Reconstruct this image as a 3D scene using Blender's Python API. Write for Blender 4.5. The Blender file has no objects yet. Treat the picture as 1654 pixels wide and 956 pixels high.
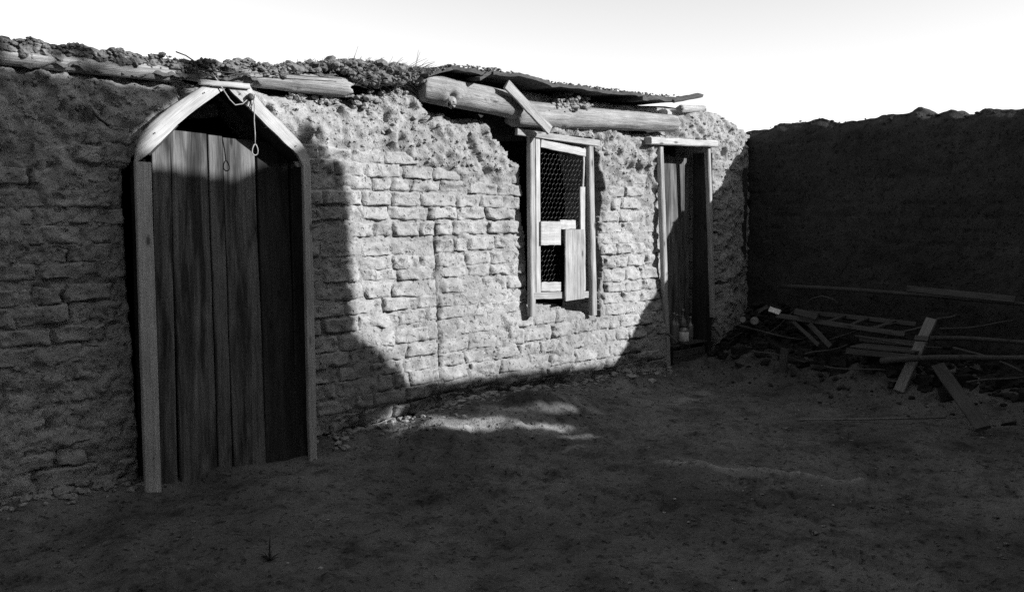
import bpy, math, random
import numpy as np
from mathutils import Vector, Matrix

# ------------------------------------------------------------------ camera
scene = bpy.context.scene
RND = random.Random(7)
NR = np.random.RandomState(11)
FPX = 1446.0
PITCH = math.atan(128 / FPX)
YAW = math.radians(45.9)
CAM = np.array([0.0, -5.083, 1.45])
_cp, _sp = math.cos(PITCH), math.sin(PITCH)
_F = np.array([math.cos(YAW) * _cp, math.sin(YAW) * _cp, -_sp])
_R = np.array([math.sin(YAW), -math.cos(YAW), 0.0])
_U = np.cross(_R, _F)
cam_data = bpy.data.cameras.new('camera')
cam = bpy.data.objects.new('camera', cam_data)
scene.collection.objects.link(cam)
cam_data.sensor_width = 36
cam_data.lens = FPX / 1654 * 36
cam_data.clip_start = 0.05
cam_data.clip_end = 2000
_m = Matrix(((_R[0], _U[0], -_F[0], CAM[0]), (_R[1], _U[1], -_F[1], CAM[1]), (_R[2], _U[2], -_F[2], CAM[2]), (0, 0, 0, 1)))
cam.matrix_world = _m
scene.camera = cam

# ------------------------------------------------------------------ light
SUN_TO = Vector((0.55, -1.0, 0.52)).normalized()     # towards the sun
EL = math.asin(SUN_TO.z)
AZ = math.atan2(SUN_TO.x, SUN_TO.y)
world = bpy.data.worlds.new('World')
scene.world = world
world.use_nodes = True
wn = world.node_tree
wn.nodes.clear()
sky = wn.nodes.new('ShaderNodeTexSky')
sky.sky_type = 'NISHITA'
sky.sun_disc = False
sky.sun_elevation = EL
sky.sun_rotation = AZ
sky.air_density = 3.0
sky.dust_density = 0.0
sky.ozone_density = 1.0
bw = wn.nodes.new('ShaderNodeSeparateColor')           # black-and-white film behind a red filter: the sky has no hue
bg = wn.nodes.new('ShaderNodeBackground')
bg.inputs['Strength'].default_value = 0.13
wo = wn.nodes.new('ShaderNodeOutputWorld')
wn.links.new(sky.outputs[0], bw.inputs[0])
wn.links.new(bw.outputs[0], bg.inputs['Color'])
wn.links.new(bg.outputs[0], wo.inputs[0])
sun_data = bpy.data.lights.new('sun', 'SUN')
sun_data.energy = 5.0
sun_data.angle = math.radians(0.53)
sun_data.color = (1, 1, 1)
sun = bpy.data.objects.new('sun', sun_data)
scene.collection.objects.link(sun)
sun.rotation_euler = SUN_TO.to_track_quat('Z', 'Y').to_euler()
scene.view_settings.view_transform = 'Standard'
scene.view_settings.look = 'None'
scene.view_settings.exposure = 0.50
scene.view_settings.gamma = 1.0
scene.cycles.use_denoising = False                     # keep a little grain, like the film
scene.cycles.max_bounces = 5
scene.cycles.diffuse_bounces = 3


# ------------------------------------------------------------------ helpers
def _ray(px, py):
    return _F * FPX + _R * (px - 827) - _U * (py - 478)


def onY(px, py, y=0.0):
    r = _ray(px, py)
    return CAM + r * ((y - CAM[1]) / r[1])


def onX(px, py, x):
    r = _ray(px, py)
    return CAM + r * ((x - CAM[0]) / r[0])


def onZ(px, py, z=0.0):
    r = _ray(px, py)
    return CAM + r * ((z - CAM[2]) / r[2])


_perm = NR.randint(0, 2 ** 31 - 1, size=4096).astype(np.int64)


def _hash(i, j, k):
    h = _perm[(i + _perm[(j + _perm[k & 4095]) & 4095]) & 4095]
    return (h & 0xffff) / 65535.0


def vnoise(x, y, z=0.0):
    x, y, z = np.broadcast_arrays(np.asarray(x, float), np.asarray(y, float), np.asarray(z, float))
    i, j, k = np.floor(x).astype(int), np.floor(y).astype(int), np.floor(z).astype(int)
    fx, fy, fz = x - i, y - j, z - k
    fx, fy, fz = [t * t * (3 - 2 * t) for t in (fx, fy, fz)]
    r = 0
    for a in (0, 1):
        for b in (0, 1):
            for c in (0, 1):
                r = r + _hash(i + a, j + b, k + c) * (fx if a else 1 - fx) * (fy if b else 1 - fy) * (fz if c else 1 - fz)
    return r * 2 - 1


def fbm(x, y, z=0.0, o=4, g=0.5):
    r, a = 0, 1.0
    x, y, z = np.asarray(x, float), np.asarray(y, float), np.asarray(z, float)
    for n in range(o):
        r = r + a * vnoise(x + 13.1 * n, y + 7.7 * n, z + 3.3 * n)
        x, y, z, a = x * 2.03, y * 2.03, z * 2.03, a * g
    return r


def sstep(a, b, x):
    t = np.clip((np.asarray(x, float) - a) / (b - a), 0, 1)
    return t * t * (3 - 2 * t)


W = {}


def link(o, parent=None, M=None):
    M = M or Matrix.Identity(4)
    scene.collection.objects.link(o)
    W[o.name] = M
    if parent is not None:
        o.parent = parent
        o.matrix_basis = W[parent.name].inverted() @ M
    else:
        o.matrix_basis = M
    return o


def tag(o, label=None, cat=None, group=None, kind=None):
    if label: o['label'] = label
    if cat: o['category'] = cat
    if group: o['group'] = group
    if kind: o['kind'] = kind
    return o


def empty(name, loc, label=None, cat=None, group=None, parent=None):
    o = bpy.data.objects.new(name, None)
    o.empty_display_size = 0.1
    link(o, parent, Matrix.Translation(Vector(loc)))
    return tag(o, label, cat, group)


def mesh_obj(name, verts, faces, mat, parent=None, M=None, smooth=True, at=None):
    """verts in world space when `at` is given (origin put there), else local to M"""
    me = bpy.data.meshes.new(name)
    verts = np.asarray(verts, float)
    if at is not None:
        M = Matrix.Translation(Vector(at))
        verts = verts - np.asarray(at, float)
    if isinstance(faces, np.ndarray):
        n, k = faces.shape
        me.vertices.add(len(verts))
        me.vertices.foreach_set('co', verts.astype(np.float32).ravel())
        me.loops.add(n * k)
        me.loops.foreach_set('vertex_index', faces.astype(np.int32).ravel())
        me.polygons.add(n)
        me.polygons.foreach_set('loop_start', np.arange(0, n * k, k, dtype=np.int32))
        me.update(calc_edges=True)
    else:
        me.from_pydata([tuple(v) for v in verts], [], faces)
        me.update()
    if smooth:
        me.polygons.foreach_set('use_smooth', np.ones(len(me.polygons), dtype=bool))
    if mat: me.materials.append(mat)
    return link(bpy.data.objects.new(name, me), parent, M)


class Acc:
    def __init__(s):
        s.v, s.f, s.n = [], [], 0

    def add(s, v, f):
        v = np.asarray(v, float)
        s.v.append(v)
        s.f += [tuple(i + s.n for i in q) for q in f]
        s.n += len(v)

    def build(s, name, mat, parent=None, smooth=True, at=None):
        return mesh_obj(name, np.concatenate(s.v), s.f, mat, parent, smooth=smooth, at=at)


def grid_faces(nu, nv, flip=False):
    i = np.arange(nu - 1)[:, None] * nv + np.arange(nv - 1)[None, :]
    q = np.stack([i, i + nv, i + nv + 1, i + 1], -1).reshape(-1, 4)
    return q[:, ::-1] if flip else q


# ------------------------------------------------------------------ materials (black-and-white film: greys only)
def new_mat(name):
    m = bpy.data.materials.new(name)
    m.use_nodes = True
    nt = m.node_tree
    b = nt.nodes['Principled BSDF']
    return m, nt, b


def N(nt, t, **kw):
    n = nt.nodes.new(t)
    for k, v in kw.items():
        if k in n.inputs.keys():
            n.inputs[k].default_value = v
        else:
            setattr(n, k, v)
    return n


def ramp(nt, fac, stops):
    r = nt.nodes.new('ShaderNodeValToRGB')
    while len(r.color_ramp.elements) > 1:
        r.color_ramp.elements.remove(r.color_ramp.elements[0])
    r.color_ramp.elements[0].position = stops[0][0]
    r.color_ramp.elements[0].color = (stops[0][1],) * 3 + (1,)
    for p, c in stops[1:]:
        e = r.color_ramp.elements.new(p)
        e.color = (c, c, c, 1)
    nt.links.new(fac, r.inputs[0])
    return r.outputs[0]


def mix(nt, kind, fac, a, b):
    n = nt.nodes.new('ShaderNodeMix')
    n.data_type = 'RGBA'
    n.blend_type = kind
    for s, v in ((0, fac), (6, a), (7, b)):
        if isinstance(v, (int, float)):
            n.inputs[s].default_value = v if s == 0 else (v, v, v, 1)
        else:
            nt.links.new(v, n.inputs[s])
    return n.outputs[2]


def math_n(nt, op, a, b=0.0, clamp=False):
    n = nt.nodes.new('ShaderNodeMath')
    n.operation = op
    n.use_clamp = clamp
    for s, v in ((0, a), (1, b)):
        if isinstance(v, (int, float)):
            n.inputs[s].default_value = v
        else:
            nt.links.new(v, n.inputs[s])
    return n.outputs[0]


def earth(name, base, bump=1.0, fleck=0.0, scale=1.0, pale=None, crack=.35, mottle=1.0):
    m, nt, b = new_mat(name)
    L = nt.links.new
    geo = N(nt, 'ShaderNodeNewGeometry')
    P = geo.outputs['Position']

    def noise(s, d=6, r=0.6):
        n = N(nt, 'ShaderNodeTexNoise', Scale=s * scale, Detail=d, Roughness=r)
        L(P, n.inputs['Vector'])
        return n.outputs['Fac']
    n1, n2, n3 = noise(1.3, 5), noise(9, 6, .65), noise(70, 4, .6)
    c = ramp(nt, n1, [(.3, base * (1 - .22 * mottle)), (.7, base * (1 + .2 * mottle))])
    c = mix(nt, 'MULTIPLY', 1.0, c, ramp(nt, n2, [(.25, 1 - .32 * mottle), (.5, 1.0), (.75, 1.25)]))
    c = mix(nt, 'MULTIPLY', 1.0, c, ramp(nt, n3, [(.25, .75), (.75, 1.2)]))
    if fleck:
        v = N(nt, 'ShaderNodeTexVoronoi', Scale=26 * scale)
        L(P, v.inputs['Vector'])
        sel = math_n(nt, 'GREATER_THAN', v.outputs['Color'], 1 - fleck)
        near = math_n(nt, 'LESS_THAN', v.outputs['Distance'], .16)
        c = mix(nt, 'MIX', math_n(nt, 'MULTIPLY', sel, near), c, min(.6, base * 2.6))
    if pale:
        a = N(nt, 'ShaderNodeAttribute', attribute_name=pale)
        k = math_n(nt, 'MULTIPLY', a.outputs['Fac'], ramp(nt, n2, [(.3, .25), (.6, 1.0)]), True)
        c = mix(nt, 'MIX', k, c, .42)
    L(c, b.inputs['Base Color'])
    b.inputs['Roughness'].default_value = 1.0
    b.inputs['Specular IOR Level'].default_value = 0.05
    h = math_n(nt, 'ADD', math_n(nt, 'MULTIPLY', n2, 1.0), math_n(nt, 'MULTIPLY', n3, .45))
    fine = noise(170, 3, .6)
    h = math_n(nt, 'ADD', h, math_n(nt, 'MULTIPLY', fine, .22))
    # pits left by straw and stones, and short drying cracks
    pit = math_n(nt, 'SUBTRACT', noise(34, 3, .55), .60)
    pit = math_n(nt, 'MAXIMUM', pit, 0.0)
    h = math_n(nt, 'SUBTRACT', h, math_n(nt, 'MULTIPLY', pit, 6.0))
    warp = N(nt, 'ShaderNodeTexNoise', Scale=7 * scale, Detail=3)
    L(P, warp.inputs['Vector'])
    wv = N(nt, 'ShaderNodeVectorMath', operation='MULTIPLY_ADD')
    L(warp.outputs['Color'], wv.inputs[0])
    wv.inputs[1].default_value = (.25, .25, .25)
    L(P, wv.inputs[2])
    cr = N(nt, 'ShaderNodeTexVoronoi', Scale=8.5 * scale, feature='DISTANCE_TO_EDGE')
    L(wv.outputs[0], cr.inputs['Vector'])
    ck = ramp(nt, cr.outputs['Distance'], [(0, 1), (.03, 0)])
    ck = math_n(nt, 'MULTIPLY', ck, ramp(nt, noise(3.1, 3), [(.55, 0), (.66, crack)]))
    h = math_n(nt, 'SUBTRACT', h, math_n(nt, 'MULTIPLY', ck, .9))
    # pits and cracks take a darker colour
    c2 = mix(nt, 'MULTIPLY', math_n(nt, 'MULTIPLY', pit, 5.0, True), c, .45)
    c2 = mix(nt, 'MULTIPLY', math_n(nt, 'MULTIPLY', ck, .6, True), c2, .4)
    L(c2, b.inputs['Base Color'])
    bp = N(nt, 'ShaderNodeBump', Strength=1.0, Distance=.016 * bump)
    L(h, bp.inputs['Height'])
    L(bp.outputs[0], b.inputs['Normal'])
    return m


def wood(name, base, contrast=.35, bump=.5, stain=0.0):
    """grain along local X"""
    m, nt, b = new_mat(name)
    L = nt.links.new
    tc = N(nt, 'ShaderNodeTexCoord')
    oi = N(nt, 'ShaderNodeObjectInfo')
    add = N(nt, 'ShaderNodeVectorMath', operation='ADD')
    sc = N(nt, 'ShaderNodeVectorMath', operation='SCALE')
    comb = N(nt, 'ShaderNodeCombineXYZ')
    for k in range(3):
        L(oi.outputs['Random'], comb.inputs[k])
    L(comb.outputs[0], sc.inputs[0])
    sc.inputs['Scale'].default_value = 37.0
    L(tc.outputs['Object'], add.inputs[0])
    L(sc.outputs[0], add.inputs[1])

    def noise(vx, vy, s, d=5, r=.6, dist=0.0):
        mp = N(nt, 'ShaderNodeMapping')
        mp.inputs['Scale'].default_value = (vx, vy, vy)
        L(add.outputs[0], mp.inputs['Vector'])
        n = N(nt, 'ShaderNodeTexNoise', Scale=s, Detail=d, Roughness=r, Distortion=dist)
        L(mp.outputs[0], n.inputs['Vector'])
        return n.outputs['Fac']
    g1 = noise(1.0, 30, 2.0, 7, .7, .6)
    g2 = noise(3.0, 150, 2.4, 4, .65)
    g3 = noise(2.5, 5, 1.6, 4)
    c = ramp(nt, g1, [(.3, base * (1 - contrast)), (.55, base), (.75, base * (1 + contrast * .5))])
    c = mix(nt, 'MULTIPLY', 1.0, c, ramp(nt, g2, [(.3, .6), (.6, 1.1)]))
    # knots
    mk = N(nt, 'ShaderNodeMapping')
    mk.inputs['Scale'].default_value = (3.2, 9, 9)
    L(add.outputs[0], mk.inputs['Vector'])
    vk = N(nt, 'ShaderNodeTexVoronoi', Scale=1.0)
    L(mk.outputs[0], vk.inputs['Vector'])
    c = mix(nt, 'MULTIPLY', 1.0, c, ramp(nt, vk.outputs['Distance'], [(.06, .3), (.10, .75), (.16, 1.0)]))
    c = mix(nt, 'MULTIPLY', 1.0, c, ramp(nt, g3, [(.3, .78), (.7, 1.15)]))
    if stain:
        g4 = noise(.9, 9, 1.5, 4, .6, .5)
        c = mix(nt, 'MULTIPLY', stain, c, ramp(nt, g4, [(.38, .28), (.56, 1.1)]))
    L(c, b.inputs['Base Color'])
    b.inputs['Roughness'].default_value = .85
    b.inputs['Specular IOR Level'].default_value = .2
    h = math_n(nt, 'ADD', g1, math_n(nt, 'MULTIPLY', g2, .6))
    bp = N(nt, 'ShaderNodeBump', Strength=bump, Distance=.006)
    L(h, bp.inputs['Height'])
    L(bp.outputs[0], b.inputs['Normal'])
    return m


def plain(name, v, rough=.6, metal=0.0, spec=.4):
    m, nt, b = new_mat(name)
    tc = N(nt, 'ShaderNodeTexCoord')
    n = N(nt, 'ShaderNodeTexNoise', Scale=30, Detail=4)
    nt.links.new(tc.outputs['Object'], n.inputs['Vector'])
    nt.links.new(ramp(nt, n.outputs['Fac'], [(.3, v * .75), (.7, v * 1.2)]), b.inputs['Base Color'])
    b.inputs['Roughness'].default_value = rough
    b.inputs['Metallic'].default_value = metal
    b.inputs['Specular IOR Level'].default_value = spec
    return m


M_ADOBE = earth('adobe', .345, .7, .006, crack=.5)
M_MUD = earth('adobe_mortar', .32, .95, .004, crack=.5)
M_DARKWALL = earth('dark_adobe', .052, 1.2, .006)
M_DIRT = earth('dirt', .125, 1.5, .004, .8, 'pale', 0.0, 2.3)
M_SOD = earth('sod', .13, 1.8)
M_CLOD = earth('clod', .19, 1.0)
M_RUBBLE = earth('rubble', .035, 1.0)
M_PEBBLE = earth('pebble', .42, .4)
M_PLANED = wood('planed_wood', .50, .25, .5)
M_OLDWOOD = wood('weathered_wood', .43, .45, .8, .25)
M_LOG = wood('log_wood', .38, .45, 1.3, .35)
M_GREYLOG = wood('grey_log_wood', .42, .5, 1.4)
M_PLANK = wood('stained_plank', .17, .5, .8, 1.0)
M_DARKPLANK = wood('dark_plank', .055, .4, .6, .5)
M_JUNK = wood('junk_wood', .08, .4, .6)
M_JUNKLIGHT = wood('junk_wood_light', .24, .3, .5)
M_ROOFBOARD = wood('roof_board_wood', .10, .4, 1.0)
M_WIRE = plain('wire', .09, .5, .3)
M_ROPE = plain('twine', .34, .9)
M_IRON = plain('iron', .06, .6, .5)
M_GLASS = plain('dark_bottle_glass', .17, .22, 0, 1.0)
M_PAPER = plain('paper_label', .7, .8)
M_TIN = plain('tin', .10, .5, .3)
M_BRUSH = plain('dry_brush', .10, .9)
M_LEAF = plain('leaf', .07, .8)
M_BARK = plain('bark', .08, .9)


# ------------------------------------------------------------------ shape builders
def board(name, p0, p1, w, t, mat, parent, face=(0, -1, 0), seg=12, rough=.0028, taper=0.0, bow=0.0, ragged=0.0):
    """A sawn board from p0 to p1 along its centre line; `face` is the way its broad side looks."""
    p0, p1 = Vector(p0), Vector(p1)
    X = (p1 - p0)
    Lg = X.length
    X.normalize()
    Z0 = Vector(face)
    Yv = Z0.cross(X).normalized()
    Zv = X.cross(Yv).normalized()
    M = Matrix(((X.x, Yv.x, Zv.x, p0.x), (X.y, Yv.y, Zv.y, p0.y), (X.z, Yv.z, Zv.z, p0.z), (0, 0, 0, 1)))
    c = min(w, t) * .14
    prof = [(-w / 2, -t / 2 + c), (-w / 2, t / 2 - c), (-w / 2 + c, t / 2), (w / 2 - c, t / 2), (w / 2, t / 2 - c), (w / 2, -t / 2 + c), (w / 2 - c, -t / 2), (-w / 2 + c, -t / 2)]
    vs, fs = [], []
    sd = RND.random() * 100
    for i in range(seg + 1):
        u = i / seg
        s = 1 - taper * u
        dx = 0
        for (a, b_) in prof:
            j = float(vnoise(u * seg * .9 + sd, a * 30, b_ * 30)) * rough
            k = float(vnoise(u * seg * .7 + sd, a * 30 + 9, b_ * 30)) * rough
            if ragged and i in (0, seg):
                dx = ragged * (RND.random() - .5)
            vs.append((u * Lg + dx, a * s + j, b_ * s + k + bow * math.sin(math.pi * u)))
    n = len(prof)
    for i in range(seg):
        for k in range(n):
            a, b_ = i * n + k, i * n + (k + 1) % n
            fs.append((a, b_, b_ + n, a + n))
    fs.append(tuple(range(n))[::-1])
    fs.append(tuple(seg * n + k for k in range(n)))
    o = mesh_obj(name, vs, fs, mat, parent, M, smooth=False)
    return o


def boardpx(name, a, b, y, wpx, t, mat, parent, **kw):
    """a board whose centre line runs between two points of the plane y"""
    p0, p1 = onY(*a, y), onY(*b, y)
    return board(name, p0, p1, wpx, t, mat, parent, **kw)


def tube_data(pts, r, n=6, closed=False):
    pts = [Vector(p) for p in pts]
    vs, fs = [], []
    m = len(pts)
    up = Vector((.3, .2, 1)).normalized()
    for i, p in enumerate(pts):
        a = pts[(i - 1) % m] if (i > 0 or closed) else p
        b = pts[(i + 1) % m] if (i < m - 1 or closed) else p
        d = (b - a).normalized()
        s = d.cross(up)
        if s.length < .1: s = d.cross(Vector((1, 0, 0)))
        s.normalize()
        q = s.cross(d)
        rr = r[i] if hasattr(r, '__len__') else r
        for k in range(n):
            t = 2 * math.pi * k / n
            vs.append(tuple(p + (s * math.cos(t) + q * math.sin(t)) * rr))
    for i in range(m if closed else m - 1):
        for k in range(n):
            a, b = i * n + k, i * n + (k + 1) % n
            a2, b2 = ((i + 1) % m) * n + k, ((i + 1) % m) * n + (k + 1) % n
            fs.append((a, b, b2, a2))
    if not closed:
        fs.append(tuple(range(n))[::-1])
        fs.append(tuple((m - 1) * n + k for k in range(n)))
    return vs, fs


def tube(name, pts, r, mat, parent=None, n=6, closed=False):
    v, f = tube_data(pts, r, n, closed)
    return mesh_obj(name, v, f, mat, parent, at=tuple(pts[0]))


def prism(name, poly, y0, y1, mat, parent, lean=None):
    """polygon of (x,z) points extruded from y0 (front) to y1"""
    cx = sum(p[0] for p in poly) / len(poly)
    cz = sum(p[1] for p in poly) / len(poly)
    fine = []
    for i in range(len(poly)):
        a, b = np.array(poly[i]), np.array(poly[(i + 1) % len(poly)])
        k_ = max(1, int(np.linalg.norm(b - a) / .03))
        for q in range(k_):
            pt = a + (b - a) * q / k_
            fine.append((pt[0] + .0022 * float(fbm(pt[0] * 30, pt[1] * 30, 1, 2)), pt[1] + .0022 * float(fbm(pt[0] * 30, pt[1] * 30, 7, 2))))
    poly = fine
    n = len(poly)
    vs = [(p[0], y0, p[1]) for p in poly] + [(p[0], y1, p[1]) for p in poly]
    fs = [tuple(range(n)), tuple(range(2 * n - 1, n - 1, -1))]
    for i in range(n):
        j = (i + 1) % n
        fs.append((i, i + n, j + n, j))
    # local X along the longest axis of the piece so the grain follows it
    P = np.array(poly) - [cx, cz]
    w_, v_ = np.linalg.eigh(P.T @ P)
    d = v_[:, 1]
    X = Vector((d[0], 0, d[1]))
    Yv = Vector((0, -1, 0)).cross(X)
    Zv = X.cross(Yv)
    M = Matrix(((X.x, Yv.x, Zv.x, cx), (X.y, Yv.y, Zv.y, y0), (X.z, Yv.z, Zv.z, cz), (0, 0, 0, 1)))
    Mi = M.inverted()
    vs = [tuple(Mi @ Vector(v)) for v in vs]
    return mesh_obj(name, vs, fs, mat, parent, M, smooth=False)


def log(name, p0, p1, r0, r1, mat, parent, seed=0, knots=(), bend=0.0, nu=90, nv=40, ragged=.02):
    p0, p1 = Vector(p0), Vector(p1)
    X = p1 - p0
    Lg = X.length
    X.normalize()
    Yv = Vector((0, 0, 1)).cross(X).normalized()
    Zv = X.cross(Yv)
    M = Matrix(((X.x, Yv.x, Zv.x, p0.x), (X.y, Yv.y, Zv.y, p0.y), (X.z, Yv.z, Zv.z, p0.z), (0, 0, 0, 1)))
    u = np.linspace(0, 1, nu)[:, None]
    t = np.linspace(0, 2 * math.pi, nv, endpoint=False)[None, :]
    r = r0 + (r1 - r0) * u + 0 * t
    r = r * (1 + .05 * fbm(u * Lg * 2 + seed, np.cos(t) * 1.2, np.sin(t) * 1.2, 3) + .018 * fbm(u * Lg * 3 + seed, np.cos(t) * 6, np.sin(t) * 6, 3))
    crack = np.maximum(0, 1 - np.abs(np.sin(t * 3 + .6 * vnoise(u * 4 + seed, 0) + seed)) / .07) * sstep(-.1, .3, vnoise(u * 3 + 5 + seed, t * 2))
    r = r - crack * r0 * .10
    for (ku, kt, kr, kh) in knots:
        d2 = ((u - ku) * Lg / kr) ** 2 + (np.angle(np.exp(1j * (t - kt))) * r0 / kr) ** 2
        r = r + kh * np.exp(-d2 * 1.2) - kh * 1.3 * np.exp(-d2 * 6)
    for e in (0, 1):
        edge = np.exp(-np.abs(u - e) * Lg / .012)
        r = r * (1 - .1 * edge)
    x = u * Lg + 0 * t
    x[0] += ragged * (vnoise(np.cos(t[0]) * 3 + seed, np.sin(t[0]) * 3))
    x[-1] += ragged * (vnoise(np.cos(t[0]) * 3 + seed + 5, np.sin(t[0]) * 3))
    y = r * np.cos(t)
    z = r * np.sin(t) + bend * np.sin(math.pi * u)
    vs = np.stack([x, y, z], -1).reshape(-1, 3)
    f = []
    for i in range(nu - 1):
        for k in range(nv):
            a, b = i * nv + k, i * nv + (k + 1) % nv
            f.append((a, b, b + nv, a + nv))
    vs = np.concatenate([vs, [[0.0, 0, 0], [Lg, 0, 0]]])
    c0 = nu * nv
    for k in range(nv):
        f.append((c0, (k + 1) % nv, k))
        f.append((c0 + 1, (nu - 1) * nv + k, (nu - 1) * nv + (k + 1) % nv))
    return mesh_obj(name, vs, f, mat, parent, M)


def lathe(prof, n=20):
    vs, fs = [], []
    for (r, z) in prof:
        for k in range(n):
            t = 2 * math.pi * k / n
            vs.append((r * math.cos(t), r * math.sin(t), z))
    for i in range(len(prof) - 1):
        for k in range(n):
            a, b = i * n + k, i * n + (k + 1) % n
            fs.append((a, b, b + n, a + n))
    fs.append(tuple(range(n))[::-1])
    fs.append(tuple((len(prof) - 1) * n + k for k in range(n)))
    return vs, fs


_ico = None


def clod_data(c, s, seed, squash=.75, lod=1):
    global _ico
    if _ico is None:
        import bmesh
        _ico = []
        for k in (1, 2):
            bm = bmesh.new()
            bmesh.ops.create_icosphere(bm, subdivisions=k, radius=1)
            _ico.append((np.array([v.co[:] for v in bm.verts]), [tuple(v.index for v in f.verts) for f in bm.faces]))
            bm.free()
    v, f = _ico[lod - 1]
    d = 1 + .38 * vnoise(v[:, 0] * 1.6 + seed, v[:, 1] * 1.6, v[:, 2] * 1.6) + .15 * vnoise(v[:, 0] * 4 + seed, v[:, 1] * 4, v[:, 2] * 4)
    sc = np.array([1 + .3 * math.sin(seed), 1 + .3 * math.cos(seed * 1.7), squash]) * s
    return v * d[:, None] * sc + np.asarray(c), f


def in_poly(x, z, poly):
    x, z = np.asarray(x, float), np.asarray(z, float)
    r = np.zeros(np.broadcast(x, z).shape, bool)
    n = len(poly)
    for i in range(n):
        x0, z0 = poly[i]
        x1, z1 = poly[(i + 1) % n]
        if z0 == z1: continue
        c = ((z0 > z) != (z1 > z)) & (x < (x1 - x0) * (z - z0) / (z1 - z0) + x0)
        r ^= c
    return r


def XZ(pxs, y=0.0):
    return [(float(onY(a, b, y)[0]), float(onY(a, b, y)[2])) for a, b in pxs]


# ------------------------------------------------------------------ ground
def mound(x, y):
    """height of the yard's bare earth"""
    x, y = np.asarray(x, float), np.asarray(y, float)
    g = -.085 * sstep(0.05, .40, -y)
    g = g - .05 * np.exp(-((x - 2.5) / .75) ** 4) * sstep(-.6, -.05, y)
    g = g + .17 * np.exp(-((x - 4.35) / .75) ** 2) * np.exp(-((y + .48) / .34) ** 2) * (1 + .25 * fbm(x * 4, y * 4, 3, 3))
    g = g + .09 * np.exp(-((x - 5.3) / .9) ** 2) * np.exp(-((y + .3) / .35) ** 2)
    g = g + .07 * np.exp(-((x - 3.75) / .22) ** 2 - ((y + .42) / .2) ** 2)
    g = g + .05 * np.exp(-((x - 4.9) / .3) ** 2 - ((y + .55) / .16) ** 2)
    g = g + .04 * np.exp(-((x - 7.0) / .8) ** 2) * np.exp(-(y / .5) ** 2)
    # low ridge of pushed-up earth
    a, b = np.array([4.50, -1.80]), np.array([4.98, -2.86])
    d = b - a
    t = np.clip(((x - a[0]) * d[0] + (y - a[1]) * d[1]) / (d @ d), 0, 1)
    wob = .03 * np.sin(t * 9) + .02 * np.sin(t * 23)
    dist = np.abs((x - a[0] - t * d[0]) * d[1] - (y - a[1] - t * d[1]) * d[0]) / np.linalg.norm(d) - 0
    dd = np.hypot(x - a[0] - t * d[0] + wob, y - a[1] - t * d[1])
    g = g + .034 * np.exp(-(dd / .035) ** 2)
    # dark rubble slope at the foot of the far wall
    k = sstep(6.95, 8.1, x + .25 * fbm(x * 1.2, y * 1.2, 0, 2)) * sstep(.1, -.5, y) * sstep(-5.5, -3.4, y)
    g = g + .16 * np.exp(-((x - 8.0) / .35) ** 2 - ((y + .55) / .4) ** 2)
    g = g + .30 * k * (1 + .3 * fbm(x * 3, y * 3, 0, 3))
    return g


def ground_h(x, y):
    g = mound(x, y)
    churn = sstep(-.2, .5, fbm(x * 1.1, y * 1.1, 20, 3))
    g = g + .026 * fbm(x * 1.6, y * 1.6, 0, 3) + .015 * fbm(x * 6, y * 6, 0, 3) + (.004 + .012 * churn) * np.abs(fbm(x * 15, y * 19, 0, 3))
    # old footprints and hollows
    g = g - .034 * churn * sstep(.35, .75, fbm(x * 4.5, y * 4.5, 31, 2))
    return g


def spaced(a, b, fine, lo, hi):
    mid = np.arange(a, b, fine)
    s, out = fine, []
    p = a
    while p > lo:
        s *= 1.25
        p -= s
        out.append(max(p, lo))
    s, out2 = fine, []
    p = mid[-1]
    while p < hi:
        s *= 1.25
        p += s
        out2.append(min(p, hi))
    return np.array(out[::-1] + list(mid) + out2)


gx, gy = spaced(.4, 8.5, .022, -600, 600), spaced(-4.4, .12, .022, -600, 600)
GX, GY = np.meshgrid(gx, gy, indexing='ij')
fade = np.exp(-np.maximum(0, np.hypot(GX - 4, GY + 2) - 9) / 6)
GZ = ground_h(GX, GY) * fade - .05 * (1 - fade)
inside = (GY > .12)
GZ = np.where(inside, np.minimum(GZ, -.12), GZ)
ground = mesh_obj('ground', np.stack([GX, GY, GZ], -1).reshape(-1, 3), grid_faces(len(gx), len(gy)), M_DIRT)
tag(ground, kind='structure')
# pale colour painting the sun streaks below the wall, plus pale mound and ridge
pale = np.zeros_like(GX)


def blob(px, py, rx, ry, rot, s, z=0.0):
    c = onZ(px, py, z)
    ca, sa = math.cos(rot), math.sin(rot)
    u = ((GX - c[0]) * ca + (GY - c[1]) * sa) / rx
    v = (-(GX - c[0]) * sa + (GY - c[1]) * ca) / ry
    d = np.sqrt(u * u + v * v) + .35 * fbm(GX * 7, GY * 7, 2, 3)
    return s * sstep(1.15, .25, d)


for a in ((612, 690, .10, .05, -.6, 1.0), (640, 702, .14, .035, -.2, .8), (740, 692, .24, .06, -.35, .75, .03), (700, 700, .3, .05, -.3, .5), (850, 668, .3, .05, -.75, .75, .05), (890, 684, .2, .06, -.5, .6, .02), (925, 706, .12, .04, -.3, .3), (1000, 622, .5, .12, -.1, .3), (1120, 628, .5, .1, -.1, .22), (720, 672, .55, .16, -.3, .55, .08), (860, 672, .5, .16, -.6, .5, .06), (930, 650, .3, .12, -.4, .4, .04), (1000, 625, .6, .14, -.2, .35)):
    pale = np.maximum(pale, blob(*a))
a_, b_ = np.array([4.50, -1.80]), np.array([4.98, -2.86])
d_ = b_ - a_
t_ = np.clip(((GX - a_[0]) * d_[0] + (GY - a_[1]) * d_[1]) / (d_ @ d_), 0, 1)
dd_ = np.hypot(GX - a_[0] - t_ * d_[0] + .03 * np.sin(t_ * 9) + .02 * np.sin(t_ * 23), GY - a_[1] - t_ * d_[1])
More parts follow.
